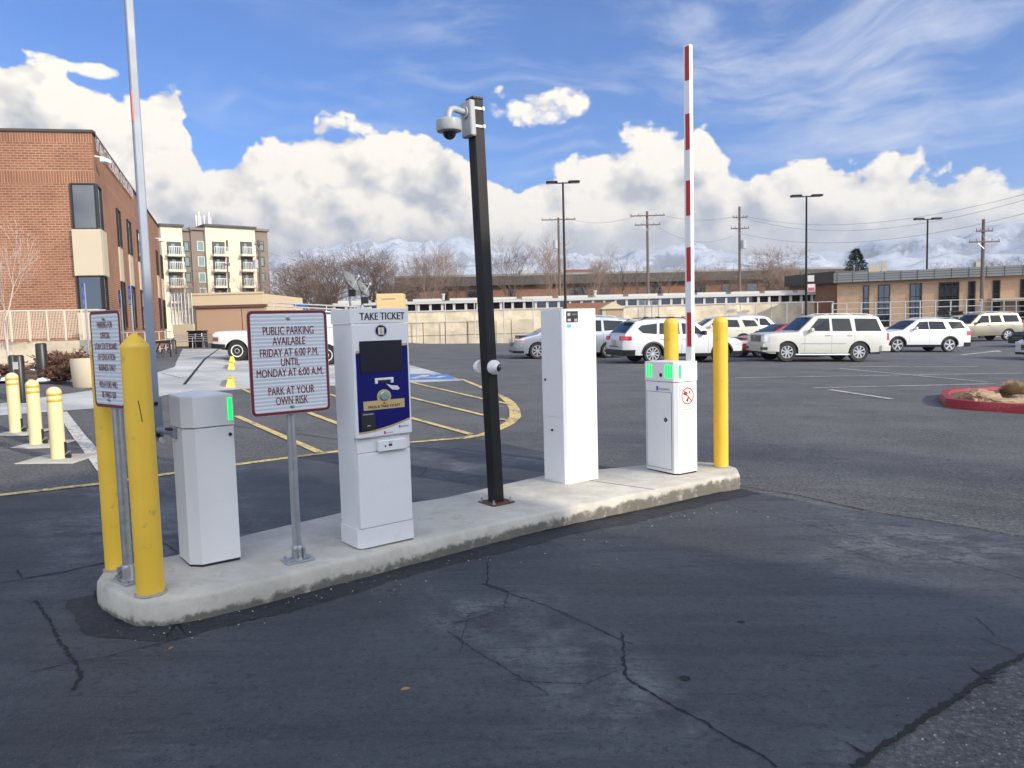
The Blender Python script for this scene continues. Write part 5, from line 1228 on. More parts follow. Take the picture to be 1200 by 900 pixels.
# brown brick building behind it
B0 = at(470, 345, 112); B1 = at(990, 345, 118); fm_ = Facade((B0.x, B0.y), (B1.x, B1.y), -1); bb = thing('brown_brick_building', 'long brown brick building with a dark roof fascia behind the low white one', 'building', fm_.loc(), fm_.rz)
zt = fm_.hit(700, 332)[1]; zf = fm_.hit(700, 319.5)[1]
mb = MB(); wall_box(mb, 0, fm_.L, 0, 15, 0, zt, brownbrick); mb.obj('wall', bb, 0)
mb = MB(); mb.box(-.8, fm_.L+.8, -1.0, 16, zt, zf, darkf); mb.obj('roof_fascia', bb, 0)
mb = MB(); mb.box(-.8, fm_.L+.8, -1.02, -.99, zf-.25, zf+.05, fascia); mb.obj('roof_edge', bb, 0)
for u0, u1 in ((474, 492), (517, 526), (547, 560), (596, 604), (667, 689), (704, 715), (762, 775), (811, 827), (846, 856), (874, 888), (920, 934)):
    a_, b_ = fm_.hit(u0, 340)[0], fm_.hit(u1, 340)[0]; window(bb, a_, b_, .2, zt-.4, 0, .15, max(1, int((b_-a_)/1.2)), 1, darkf)
for u0, u1, s_ in ((520, 540, 1), (612, 628, 1.0), (668, 700, .9)):
    a_, b_ = fm_.hit(u0, 320)[0], fm_.hit(u1, 320)[0]; mb = MB(); mb.box(a_, b_, 3, 6, zf, zf+.8*s_, offw if s_ == 1 else mat('red_brown_unit', (.2, .07, .05), .7)); mb.obj('roof_unit', bb, 0)
# tan brick building at right
T0 = at(981, 360, 74); T1 = at(1262, 360, 66); ft = Facade((T0.x, T0.y), (T1.x, T1.y), -1.2); tb = thing('tan_brick_building', 'flat roofed tan brick building with tall dark windows at the far right', 'building', ft.loc(), ft.rz)
zt = ft.hit(1040, 329)[1]; zf = ft.hit(1040, 318)[1]
mb = MB(); wall_box(mb, 0, ft.L, 0, 20, 0, zt, tanbrick); mb.obj('wall', tb, 0)
mb = MB(); mb.box(-.3, ft.L+.3, -.6, 20.3, zt, zf, fascia); fs = mb.obj('roof_fascia', tb, 0)
mb = MB()
for q in range(1, 4): z = lerp(zt, zf, q/4); mb.box(-.3, ft.L+.3, -.615, -.6, z-.02, z+.02, darkf)
for q in range(0, 15): x = ft.L*q/14; mb.box(x-.03, x+.03, -.62, -.6, zt, zf, darkf)
mb.obj('fascia_seams', fs, 0)
zw0 = .4; 
for u0, u1, n_ in ((1011.5, 1018.5, 1), (1029, 1043, 2), (1066, 1080.5, 2), (1100, 1124, 3), (1134.5, 1143, 1), (1163, 1172, 1), (1195, 1215, 2), (1225, 1240, 2)):
    a_, b_ = ft.hit(u0, 345)[0], ft.hit(u1, 345)[0]; window(tb, a_, b_, zw0, zt-.35, 0, .09, n_, 4, black)
P_ = ft.hit(990, 345)[0]
mb = MB(); mb.box(ft.hit(1158, 345)[0], ft.L, -2.2, -.05, ft.hit(1170, 352)[1], ft.hit(1170, 350)[1], precast)
mb.obj('balcony', tb, 0)
for u0, u1, s_ in ((1018, 1032, .9), (1034, 1040, 1.2), (1150, 1160, .7)):
    a_, b_ = ft.hit(u0, 315)[0], ft.hit(u1, 315)[0]; mb = MB(); mb.box(a_, b_, 4, 6, zf, zf+s_, precast); mb.obj('roof_unit', tb, 0)
# dark wing between the two
W0 = at(925, 350, 88); W1 = at(983, 350, 80); fw = Facade((W0.x, W0.y), (W1.x, W1.y), -1.2); t = thing('dark_roofed_wing', 'low wing with dark sloping fascia joining the tan brick building', 'building', fw.loc(), fw.rz)
mb = MB(); wall_box(mb, 0, fw.L, 0, 10, 0, fw.hit(950, 334)[1], brownbrick); mb.obj('wall', t, 0); mb = MB(); mb.box(-.2, fw.L, -.5, 10, fw.hit(950, 334)[1], fw.hit(950, 321)[1], darkf); mb.obj('roof_fascia', t, 0)
# small gabled shed
g0 = at(706, 372, 66); g1 = at(731, 372, 66); t = thing('gabled_shed', 'tiny beige shed with a gable roof seen over the white wagon', 'shed', (g0.x, 66, -.4), 0); w_ = g1.x-g0.x; h0 = at(718, 362, 66).z+.4; h1 = at(718, 353.5, 66).z+.4
mb = MB(); mb.box(0, w_, 0, 2, 0, h0, precast); mb.obj('wall', t, 0)
mb = MB(); mb.rings([[(-.2, y, h0), (w_+.2, y, h0), (w_/2, y, h1)] for y in (-.2, 2.2)], tanw); mb.obj('roof', t, 0)
mb = MB(); mb.box(.35, w_-.35, -.04, 0, 0, h0-.15, mat('tan_door', (.38, .27, .18), .7)); mb.obj('door', t, 0)
mb = MB(); s0 = at(660, 372, 70); wall_box(mb, 0, 4.5, 0, 3, 0, at(680, 355, 70).z+.5, brownbrick); t = thing('brown_hut', 'small brown brick hut just left of the beige gabled shed', 'hut', (s0.x+.2, 70, -.5), 0); mb.obj('wall', t, 0)
# tan utility box above the ticket machine
t = thing('utility_box', 'tan metal utility box on a post rising just behind the ticket machine', 'utility box', (at(457, 370, 50).x, 50, G(-8)), 0)
zt = at(457, 344, 50).z-G(-8); zb = at(457, 362, 50).z-G(-8); mb = MB(); mb.box(-.85, .85, 0, 1.5, zb, zt, mat('tan_metal', (.62, .46, .22), .5, var=.03), .03); mb.obj('cabinet', t); mb = MB(); mb.box(-.5, .5, .2, 1.2, 0, zb, wallc); mb.obj('pedestal', t)
mb = MB(); mb.box(-.5, .4, -.012, 0, zt-.38, zt-.30, MATS['grey_sealant']); mb.obj('vent', t)
# pair of satellite dishes
for k, (u, v, r, lab) in enumerate(((412, 329, .92, 'larger satellite dish, left of the pair behind the ticket machine'), (427, 337, .70, 'smaller satellite dish, right of the pair behind the ticket machine'))):
    Y = 60-k*1.5; c_ = at(u, v, Y); zb = .3; t = thing('satellite_dish', lab, 'satellite dish', (c_.x, Y, zb), 0, 'satellite dishes')
    d = Vector((.84, -.20, .50)).normalized(); uu = d.orthogonal().normalized(); ww = d.cross(uu); ctr = Vector((0, 0, c_.z-zb))
    rs = []
    for q in range(7): rr_ = r*max(q/6, .01); rs.append([ctr+(uu*math.cos(2*math.pi*j/24)+ww*math.sin(2*math.pi*j/24))*rr_+d*(.32*(rr_/r)**2*r-.3) for j in range(24)])
    back = [[p_-d*.05 for p_ in r_] for r_ in reversed(rs)]
    mb = MB(); mb.rings(rs+back[:], mat('dish_grey', (.16, .17, .17), .6, var=.1), True); mb.obj('reflector', t, 60)
    mb = MB(); mb.tube([ctr-uu*r*.8, ctr+d*r*.75], .03, galv, 6); mb.tube([ctr+ww*r*.8, ctr+d*r*.75], .03, galv, 6); mb.lathe([(.10, -.1), (.10, .1)], galv, 8, tuple(ctr+d*r*.75)); mb.obj('feed_arm', t)
    mb = MB(); mb.tube([(0, 0, -.2), ctr-d*.35], .09, galv, 8); mb.box(-.25, .25, -.2, .2, ctr.z-1.2, ctr.z-.7, black); mb.obj('mast', t)
# rails and fences right of centre
wr = mat('white_rail', (.42, .42, .40), .5)
a = at(975, 376, 63); b = at(1150, 376, 60)
fence('guard_rail', 'white multi-rail fence behind the big pearl SUV and the lamp posts', a, b, at(1060, 378, 61).z-.3, at(1060, 353, 61).z-at(1060, 378, 61).z+.3, 10, 4, wr, .05, .035)
a = at(1148, 374, 61); b = at(1235, 374, 58)
fence('guard_rail', 'pale railing at the far right above the tan SUV', a, b, at(1190, 378, 60).z, at(1190, 352, 60).z-at(1190, 378, 60).z, 6, 4, wr, .05, .035)
a = at(850, 372, 64); b = at(976, 372, 64)
fence('guard_rail', 'thin white railing over the concrete between the shed and the lamp post', a, b, -.5, at(910, 355, 64).z+.5, 7, 1, wr, .04, .03)
a = at(748, 372, 65); b = at(772, 372, 65)
fence('chain_link_fence', 'narrow mesh gate panel behind the white wagon', a, b, -.5, at(760, 352, 65).z+.5, 3, 2, galv, .04, .03, 20)
a = at(488, 376, 54); b = at(625, 376, 54)
fence('hand_rail', 'thin pale rail on posts above the beige wall behind the black pole', a, b, at(550, 377, 54).z-1.4, at(550, 352, 54).z-at(550, 377, 54).z+1.4, 4, 1, wr, .04, .03)
for (u, lab) in ((508, 'small snow covered shelter lamp left of the black pole'), ):
    pass
t, w_, hh = slab('kerb_wall', 'pale stepped concrete kerb wall behind the white and tan SUVs', 'wall', 1000, 1240, 381, 61.5, wallc, .4)

# --- light poles, utility poles and cables
def lamp(u, vb, vt, Y, label, dx=1.25):
    p = at(u, vb, Y); zb = G(p.x); t = thing('parking_lot_lamp', label, 'street lamp', (p.x, Y, zb), 0, 'double headed lamps over the lot'); zt = at(u, vt, Y).z-zb
    mb = MB(); mb.tube([(0, 0, 0), (0, 0, zt)], [.11, .075], blackm, 8); mb.obj('pole', t)
    mb = MB(); mb.box(-.2, .2, -.2, .2, 0, .5, wallc, .03); mb.obj('footing', t)
    mb = MB(); mb.box(-dx*.45, dx*.45, -.04, .04, zt-.10, zt-.02, blackm); mb.obj('cross_arm', t)
    for sg in (-1, 1):
        mb = MB(); mb.box(sg*dx*.32, sg*dx, -.24, .24, zt-.07, zt+.09, blackm, .04); mb.box(sg*dx*.42, sg*dx*.94, -.18, .18, zt-.085, zt-.07, mat('lamp_diffuser', (.45, .45, .42), .3)); mb.obj('lamp_head', t)
    return t, zt
lamp(663.5, 398, 213.5, 58, 'tall black double headed lamp post standing just right of the tall white cabinet')
t, zt = lamp(944.5, 392, 229.5, 62, 'black double headed lamp post above the big pearl SUV, carrying small signs')
mb = MB(); zz = at(950, 337, 62).z+.5; mb.box(.08, .68, -.10, -.07, zz-.2, zz+.4, mat('pale_sign', (.5, .45, .45), .5)); mb.box(.13, .63, -.11, -.10, zz-.15, zz+.12, mat('sign_maroon', (.35, .06, .08), .5)); mb.box(.08, .6, -.10, -.07, zz+.6, zz+1.1, offw); mb.obj('post_sign', t)
t, zt = lamp(1085, 388, 256.5, 72, 'black double headed lamp post rightmost of the three, before the tan brick building')
mb = MB(); zz = at(1090, 336, 72).z+.5; mb.box(.1, 1.3, -.12, -.09, zz-.5, zz+.5, mat('pale_blue_sign', (.22, .30, .50), .5)); mb.obj('post_sign', t)
poles = {}
def upole(key, u, vb, vt, Y, label, arms, trans=None, r=.16):
    p = at(u, vb, Y); zb = G(p.x); q = at(u, vt, Y); t = thing('utility_pole', label, 'utility pole', (p.x, Y, zb), 0, 'wooden utility poles'); zt = q.z-zb
    mb = MB(); mb.tube([(0, 0, 0), (0, 0, zt)], [r*1.15, r*.8], wood, 8); mb.obj('pole', t); poles[key] = (p.x, Y, zb+zt)
    for dz, wd in arms:
        mb = MB(); mb.box(-wd, wd, -.22, -.12, zt-dz-.06, zt-dz+.06, wood); a_ = mb.obj('cross_arm', t)
        for k in (-.95, -.5, .5, .95): mb = MB(); mb.lathe([(.03, 0), (.05, .08), (.05, .16), (.02, .2)], mat('porcelain', (.25, .22, .2), .3), 6, (wd*k, -.17, zt-dz+.06)); mb.obj('insulator', a_)
        for k in (-.5, .5): mb = MB(); mb.tube([(wd*k, -.15, zt-dz), (0, -.15, zt-dz-.6)], .025, galv, 5); mb.obj('brace', a_)
    if trans: dx, dz = trans; mb = MB(); mb.lathe([(.05, .0), (.28, .02), (.28, .85), (.2, .95), (.05, 1.0)], mat('transformer_grey', (.36, .37, .38), .5), 14, (dx, -.1, zt-dz)); mb.obj('transformer', t)
    return t
upole('a', 657, 380, 255, 92, 'wooden utility pole with a transformer close behind the leftmost lamp post', [(.25, 2.0)], (-.42, 3.6))
upole('b', 760, 380, 247.5, 86, 'wooden utility pole with two cross arms between the leftmost lamp and the striped arm', [(.5, 1.9), (1.5, 1.4)])
upole('c', 867, 380, 242, 86, 'wooden utility pole with a grey transformer just right of the striped barrier arm', [(1.2, .8), (2.4, 1.0)], (.42, 4.6))
upole('d', 1150, 380, 257, 66, 'wooden utility pole at the far right before the tan brick building', [(1.0, .7), (1.9, 1.3)])
upole('e', 309, 392, 281, 82, 'dark wooden utility pole between the apartment block and the bare trees', [(.5, .4)], (-.40, 3.0))
upole('f', 271, 392, 306, 100, 'thin utility pole standing before the cream apartment block', [(.5, .4)], None, .12)
def cable(label, a, b, sag, r=.013):
    a, b = Vector(a), Vector(b); n_ = 20; mb = MB(); mb.tube([a.lerp(b, i/n_)-Vector((0, 0, sag*4*(i/n_)*(1-i/n_))) for i in range(n_+1)], r, ink, 4); tag(mb.obj('overhead_cable'), label, 'cable', 'overhead cables')
pa, pb_, pc, pd, pe = poles['a'], poles['b'], poles['c'], poles['d'], poles['e']
def off(p, dx, dz): return (p[0]+dx, p[1]-.15, p[2]+dz)
cable('upper cable between the pole by the leftmost lamp and the next pole', off(pa, 1, -.1), off(pb_, -1, -.4), .7)
cable('upper cable passing behind the striped arm between two wooden poles', off(pb_, 1.4, -.4), off(pc, -.6, -1.1), .5)
cable('lower cable passing behind the striped arm between two wooden poles', off(pb_, .8, -1.5), off(pc, -.8, -3.2), 1.2)
e1 = at(1235, 218, 50); e2 = at(1235, 224, 50); e3 = at(1235, 241, 50)
cable('topmost cable rising from the pole right of the striped arm to the right edge', off(pc, .6, -1.1), e1, 1.6)
cable('second cable just below the topmost one, running to the right edge', off(pc, .6, -1.3), e2, 1.9)
cable('lowest cable running from the transformer pole to the right edge', off(pc, .2, -3.0), e3, 1.6)
cable('cable from the dark pole by the apartments into the bare trees', off(pe, 0, -1.0), at(470, 312, 90), 1.0)
cable('cable across the apartment front to the dark pole', at(196, 318, 80), off(pe, 0, -1.0), .8)
cable('dark service cable behind the brown brick building front', at(440, 300, 88), off(pa, 0, -3.8), 1.5)
cable('dark low cable sagging left of the second wooden pole', at(690, 330, 84), at(757, 315, 86), 1.0, .035)
# hidden-side office that shades the near lane
ob = thing('brick_office', 'brick office block standing beyond the right edge of the picture', 'building', (16.9, -6.6, -.2), 0); e_ = Vector((-.6, -.8)); f_ = Vector((.8, -.6))
mb = MB(); c_ = [Vector((0, 0)), e_*40, e_*40+f_*14, f_*14]; 
for i in range(4):
    a_, b_ = c_[i], c_[(i+1) % 4]; L_ = (b_-a_).length; mb.poly([(b_.x, b_.y, 0), (a_.x, a_.y, 0), (a_.x, a_.y, 11.8), (b_.x, b_.y, 11.8)], brick, [(L_, 0), (0, 0), (0, 11.8), (L_, 11.8)])
mb.poly([(q.x, q.y, 11.8) for q in c_], darkf); mb.obj('wall', ob, 0)
for fl_ in range(3):
    for k in range(9):
        a_ = e_*(2+k*4.2); b_ = a_+e_*2.2; z = 1+fl_*3.6; n_ = -f_*.04; mb = MB()
        mb.rings([[(q.x+o_.x, q.y+o_.y, zz) for q, zz in ((a_, z), (b_, z), (b_, z+1.8), (a_, z+1.8))] for o_ in (n_, Vector((0, 0)))], glass); mb.obj('window', ob, 0)
# ------------------------------------------------------------------ trees
def bare_tree_meshes(seed, H_, spread, lv=6, trunk=.16, up=.35, nb=3, m=twig, clear=.18, multi=1, tipr=.0045):
    rr = random.Random(seed); mt = MB(); mc = MB()
    def grow(p, d, ln, r, l):
        n_ = 3 if l < 2 else 2; pts = [p]; q = p.copy(); dd = d.copy()
        for i in range(n_):
            dd = (dd+Vector((rr.uniform(-1, 1), rr.uniform(-1, 1), rr.uniform(-.5, .8)))*(.10+.03*l)+Vector((0, 0, up*.12))).normalized(); q = q+dd*(ln/n_); pts.append(q.copy())
        r1 = max(r*.62, tipr*.6); rads = [lerp(r, r1, i/n_) for i in range(n_+1)]
        (mt if l == 0 else mc).tube(pts, rads, bark if l == 0 else m, 6 if l < 2 else 3, False)
        if l >= lv: return
        kids = nb+(1 if l in (1, 2) else 0)+(1 if rr.random() < .4 else 0)
        for i in range(kids):
            a = 2*math.pi*(i+rr.random()*.7)/kids; ax = dd.orthogonal().normalized(); ax = (Matrix.Rotation(a, 3, dd) @ ax)
            tl = spread*rr.uniform(.55, 1.15)*(1.0 if l else .8); nd = (dd*math.cos(tl)+ax*math.sin(tl)).normalized()
            t_ = rr.uniform(.45, 1.0) if i else 1.0; base = pts[int(t_*n_)] if t_ < 1 else q
            base = pts[max(1, min(n_, int(round(t_*n_))))]
            grow(base, nd, ln*rr.uniform(.60, .82), max(r1*rr.uniform(.55, .8), tipr), l+1)
    for k in range(multi):
        d = Vector((rr.uniform(-.35, .35), rr.uniform(-.35, .35), 1)).normalized() if multi > 1 else Vector((0, 0, 1)); grow(Vector((rr.uniform(-.2, .2), rr.uniform(-.2, .2), 0))*(multi > 1), d, H_*(clear+.10), trunk, 0)
    mx = max(v[2] for v in mc.v); s = H_/mx
    for mb in (mt, mc): mb.v = [(x*s, y*s, z*s) for x, y, z in mb.v]
    return mt, mc
protos = []
for sd, hh, sp, kw in ((11, 9, .62, dict(lv=6, multi=3, clear=.12)), (5, 10, .48, dict(lv=6, clear=.2)), (23, 10, .40, dict(lv=6, clear=.22)), (31, 8, .75, dict(lv=6, multi=2, clear=.14)), (47, 7, .5, dict(lv=5, clear=.22))):
    mt, mc = bare_tree_meshes(sd, hh, sp, **kw); t = thing('bare_tree', '', 'tree'); mt.obj('trunk', t, 60); mc.obj('crown', t, 0); protos.append((t, hh))
used = set()
def tree(k, u, vt, Y, label, wx=1.0, group='bare trees behind the lot', rz=0, zb=None):
    src, hh = protos[k]; t = src if k not in used else copy_tree(src); used.add(k)
    p = at(u, 380, Y); zb = -1.0 if zb is None else zb; ht = at(u, vt, Y).z-zb
    t.location = (p.x, Y, zb); t.rotation_euler = (0, 0, R(rz)); t.scale = (ht/hh*wx, ht/hh*wx, ht/hh); tag(t, label, 'tree', group); return t
tree(0, 385, 281, 95, 'broad bare tree left of the satellite dishes, widest of the row', 1.5, rz=10)
tree(3, 352, 302, 100, 'low bare tree right of the dark pole by the apartments', 1.4, rz=80)
tree(0, 443, 282, 100, 'broad bare tree rising behind the ticket machine top', 1.35, rz=130)
tree(2, 497, 274, 100, 'tall upright bare tree right of the ticket machine', 1.25, rz=40)
tree(1, 517, 283, 104, 'reddish bare tree left of the black pole', 1.1, rz=170)
tree(4, 540, 300, 108, 'small bare tree touching the left side of the black pole', 1.1, rz=20)
tree(2, 604, 273, 100, 'upright bare tree just right of the black pole', 1.3, rz=240)
tree(1, 645, 270, 98, 'bare tree beside the pole with the transformer', 1.1, rz=60)
tree(2, 697, 283, 100, 'narrow bare tree right of the leftmost lamp post', .9, rz=300)
tree(4, 727, 296, 102, 'small bare tree left of the pole with two cross arms', 1.3, rz=140)
tree(1, 714, 305, 106, 'lowest bare tree between the lamp and the second wooden pole', 1.2, rz=220)
tree(4, 782, 305, 104, 'small bare tree right of the pole with two cross arms', 1.4, rz=260)
tree(2, 822, 296, 104, 'thin bare tree just right of the striped barrier arm', 1.1, rz=100)
tree(1, 846, 302, 104, 'thin bare tree left of the transformer pole at centre right', 1.2, rz=330)
tree(3, 893, 286, 98, 'spreading bare tree right of the transformer pole', 1.35, rz=60)
tree(0, 915, 303, 100, 'low tangled bare tree before the dark roofed wing', 1.2, rz=200)
tree(4, 246, 320, 92, 'small bare tree before the middle of the apartment block', 1.2, rz=33)
tree(4, 291, 318, 90, 'small bare tree before the right side of the apartments', 1.5, rz=190)
tree(1, 215, 318, 88, 'slim bare tree at the left end of the apartment block', 1.0, rz=77)
for i, (u, v) in enumerate(((1100, 306), (1120, 308), (1142, 300), (1062, 312), (1172, 309))):
    tree((1, 4, 3, 2, 4)[i], u, v, 118, ('bare treetop above the tan building, second from left', 'bare treetop above the tan building, third from left', 'largest bare treetop above the tan building, beside the wooden pole', 'bare treetop above the tan building, leftmost', 'bare treetop above the tan building, rightmost')[i], 1.5, 'treetops above the tan building', rz=i*50)
# tree off to the right whose branches shade the far lane
tt = tree(2, 600, 300, 60, 'tall bare street tree beyond the right edge of the picture', .5, rz=15); tt.location = (15.5, -1.2, -.4); tt.scale = (.8, .8, 1.05)
# distant houses on rising ground, evergreen
t = thing('evergreen_tree', 'dark evergreen tree rising behind the tan brick building', 'tree', (at(1003, 320, 110).x, 110, -1)); ht = at(1003, 292, 110).z+1; rr = random.Random(4)
mb = MB(); mb.tube([(0, 0, 0), (0, 0, ht*.95)], [.25, .04], bark, 7); mb.obj('trunk', t)
mb = MB()
for i in range(4200):
    z = rr.uniform(.25, 1)**.8; rad = (1-z)**.7*4.2+.15; a = rr.uniform(0, 6.28); q = rad*rr.uniform(.35, 1.0)*(1+.25*math.sin(a*3+z*20)); c_ = Vector((q*math.cos(a), q*math.sin(a), z*ht-.25*q))
    d = Vector((math.cos(a)+rr.uniform(-.6, .6), math.sin(a)+rr.uniform(-.6, .6), rr.uniform(-.4, .5))).normalized()*rr.uniform(.22, .5); s_ = d.cross(Vector((0, 0, 1))).normalized()*.09
    mb.poly([c_-s_, c_+d, c_+s_+Vector((0, 0, .07))], leafm)
mb.obj('crown', t, 0)
# pale sapling at the left edge
mt, mc = bare_tree_meshes(77, 4.6, .42, lv=5, trunk=.05, nb=2, m=birch, clear=.3, tipr=.004)
p = at(13, 402, 21.5); t = thing('sapling', 'slim pale barked leafless sapling before the brick wall at the left edge', 'tree', (p.x-.1, 21.5, .3)); 
mt.mats = [birch]; mt.obj('trunk', t, 60); mc.obj('crown', t, 0)

# ------------------------------------------------------------------ left side furniture
def pale_bollard(u, v, lab, hh=.84):
    p = gp(u, v); t = thing('removable_bollard', lab, 'bollard', p, 0, 'pale yellow removable bollards')
    mb = MB(); r = .078; mb.lathe([(r, .01), (r, hh-.06)]+[(r*math.cos(R(a)), hh-.06+r*.8*math.sin(R(a))) for a in (15, 35, 55, 75, 88)], paleyel, 22); mb.obj('post', t, 50)
    for z in (hh-.10, hh-.17): mb = MB(); mb.lathe([(r+.001, 0), (r+.003, .004), (r+.003, .026), (r+.001, .03)], mat('ochre_band', (.55, .36, .05), .5), 22, (0, 0, z)); mb.obj('ring', t)
    mb = MB(); mb.box(r, r+.022, -.012, .012, .02, .20, black, .004); mb.tube([(r+.01, -.02, .05), (r+.05, -.02, .09), (r+.05, .02, .09), (r+.01, .02, .05)], .006, galv, 6); mb.box(r+.03, r+.06, -.02, .02, .01, .06, ink); mb.obj('padlock', t)
    s_ = .33; mb = MB(); mb.box(-s_, s_, -s_*.9, s_*.9, -.01, .012, conc, .004); mb.obj('footing', t)
pale_bollard(19, 507, 'pale yellow bollard leftmost of three, farthest from the camera'); pale_bollard(43, 521, 'pale yellow bollard, middle one of three at the left'); pale_bollard(69, 538, 'pale yellow bollard, nearest and rightmost of three at the left')
def dark_bollard(u, v, vt, r, lab, sticker=False):
    p = gp(u, v); hh = (at(u, vt, p.y).z-p.z); t = thing('black_bollard', lab, 'bollard', p, 0, 'black bollards by the planting bed')
    mb = MB(); mb.lathe([(r, 0), (r, hh-.03), (r-.02, hh), (.01, hh)], black, 20); mb.obj('post', t)
    if sticker: mb = MB(); mb.box(-.06, .03, -r-.004, -r+.02, hh-.25, hh-.12, offw); mb.obj('sticker', t, 0)
dark_bollard(51, 447, 402, .115, 'black round bollard standing alone before the brown shrubs'); dark_bollard(26, 472, 416, .085, 'black bollard with a white sticker, right of a matching pair', True); dark_bollard(18, 466, 416, .07, 'plain black bollard, left of a pair behind the leftmost yellow one')
p = gp(104, 454); mb = MB(); hh = at(104, 420, p.y).z-p.z; mb.lathe([(.27, 0), (.30, .04), (.33, hh-.05), (.32, hh), (.26, hh), (.25, hh-.12), (.01, hh-.12)], precast, 28); t = thing('concrete_planter', 'round beige concrete planter standing left of the official parking sign', 'planter', p); mb.obj('pot', t, 40)
mb = MB(); mb.lathe([(.25, hh-.12), (.01, hh-.10)], soil, 20); mb.obj('soil', t)
# planting bed
bp = gpl((-20, 452), (12, 449), (60, 446), (92, 446), (96, 418), (60, 415), (0, 415), (-25, 420)); bed = sheet('planting_bed', bp, .05, soil)
mb = MB(); rr = random.Random(9)
for i in range(60):
    u, v = rr.uniform(-8, 92), rr.uniform(418, 447); c_ = gp(u, v, .07); s = rr.uniform(.05, .16)
    mb.lathe([(s*.6, -.03), (s, 0), (s*.8, s*.35), (.01, s*.5)], rockm if rr.random() < .5 else snowm, 6, tuple(c_))
o = mb.obj('bed_gravel', None, 30); o['kind'] = 'stuff'; tag(o, 'rocks and snow scraps scattered over the brown planting bed', 'gravel')
def shrub(u, v, vt, w_, lab, m=shrubm, seed=1):
    p = gp(u, v, .05); hh = at(u, vt, p.y).z-p.z; rr = random.Random(seed); t = thing('shrub', lab, 'shrub', p, 0, 'leafless brown shrubs in the bed'); mb = MB()
    for i in range(170):
        a = rr.uniform(0, 6.28); e_ = rr.uniform(.15, 1.0); q = Vector((math.cos(a)*w_*rr.uniform(.3, 1)*math.cos(e_), math.sin(a)*w_*rr.uniform(.3, .8)*math.cos(e_), hh*math.sin(e_)*rr.uniform(.6, 1.1)))
        mid = q*.5+Vector((rr.uniform(-.08, .08), rr.uniform(-.08, .08), .08)); mb.tube([(rr.uniform(-.1, .1), rr.uniform(-.1, .1), 0), mid, q], [.010, .007, .003], m, 3, False)
        for k in range(5):
            c_ = mid.lerp(q, rr.random()); d = Vector((rr.uniform(-1, 1), rr.uniform(-1, 1), rr.uniform(-.2, 1)))*.10; s_ = Vector((rr.uniform(-1, 1), rr.uniform(-1, 1), .3))*.035; mb.poly([c_-s_, c_+s_, c_+d], m)
    mb.obj('branches', t, 0)
for i, (u, v, vt, w_) in enumerate(((4, 440, 425, .75), (62, 437, 407, .9), (80, 433, 404, .9), (70, 447, 424, .6), (88, 442, 412, .5), (40, 425, 408, .8))):
    shrub(u, v, vt, w_, ('low brown shrub at the left picture edge', 'tall brown shrub right of the lone black bollard', 'tall brown shrub beside the concrete planter, farther back', 'lowest brown shrub, nearest the pavement edge', 'small brown shrub touching the concrete planter', 'brown shrub at the back of the bed under the railing')[i], seed=i+3)
# disabled parking signs
for i, (u, vb, vt, Y) in enumerate(((105, 425, 332, 22.5), (146, 416, 340, 30), (158, 416, 335, 27))):
    p = at(u, vb, Y); zb = G(p.x); t = thing('disabled_parking_sign', ('blue disabled parking sign on a pole, leftmost of three', 'blue disabled parking sign, middle and smallest of three', 'blue disabled parking sign, rightmost of three beside the grey arm')[i], 'sign', (p.x, Y, zb), R(-52), 'blue disabled parking signs'); hh = at(u, vt, Y).z-zb
    mb = MB(); mb.tube([(0, 0, 0), (0, 0, hh)], .028, galv, 8); mb.obj('post', t)
    mb = MB(); mb.box(-.17, .17, -.04, -.03, hh-.66, hh, blue); mb.box(-.12, .12, -.045, -.04, hh-.62, hh-.46, offw); mb.obj('sign_panel', t, 0)
    mb = MB(); w__ = MATS['white_letters']; mb.lathe([(.03, -.002), (.03, 0)], w__, 10, (-.01, -.042, hh-.12), 'y'); mb.box(-.02, .01, -.046, -.041, hh-.28, hh-.15, w__); mb.box(-.01, .08, -.046, -.041, hh-.30, hh-.27, w__); mb.box(.05, .08, -.046, -.041, hh-.38, hh-.28, w__); mb.obj('wheelchair_symbol', t, 0)
# white post beside the first sign
p = at(121, 400, 25); t = thing('intercom_post', 'white post with dark box beside the leftmost blue sign', 'intercom', (p.x, 25, G(p.x))); mb = MB(); mb.box(-.12, .12, -.1, .1, 0, 1.8, offw, .02); mb.obj('post', t); mb = MB(); mb.box(-.1, .2, -.2, -.1, 1.0, 1.5, black, .02); mb.obj('box', t)
# wheel stops
labs = ('nearest yellow wheel stop, just above the left barrier cabinet', 'second yellow wheel stop from the camera', 'third yellow wheel stop from the camera', 'fourth yellow wheel stop, just before the white pickup', 'farthest yellow wheel stop, partly under the white pickup')
pts_ = [gp(270, 454), gp(271, 433), gp(272, 424.5), gp(273, 417.5), gp(275, 413.5)]
for i, p in enumerate(pts_):
    q = pts_[1]; d = (pts_[1]-pts_[0]); d.z = 0
    t = thing('wheel_stop', labs[i], 'wheel stop', p, math.atan2(d.y, d.x), 'yellow wheel stops'); mb = MB()
    wd = .11
    mb.rings([[(x, -wd, 0), (x, wd, 0), (x, wd*.85, .05), (x, wd*.5, z), (x, -wd*.5, z), (x, -wd*.85, .05)] for x, z in ((0, .15), (.05, .19), (1.75, .19), (1.8, .15))], mat('wheel_stop_yellow', (.72, .56, .09), .6, var=.12, vs=3), True); mb.obj('block', t, 20)
    mb = MB()
    for x in (.3, 1.5): mb.lathe([(.025, .19), (.025, .196)], rust, 8, (x, 0, 0))
    mb.obj('anchor_pins', t)
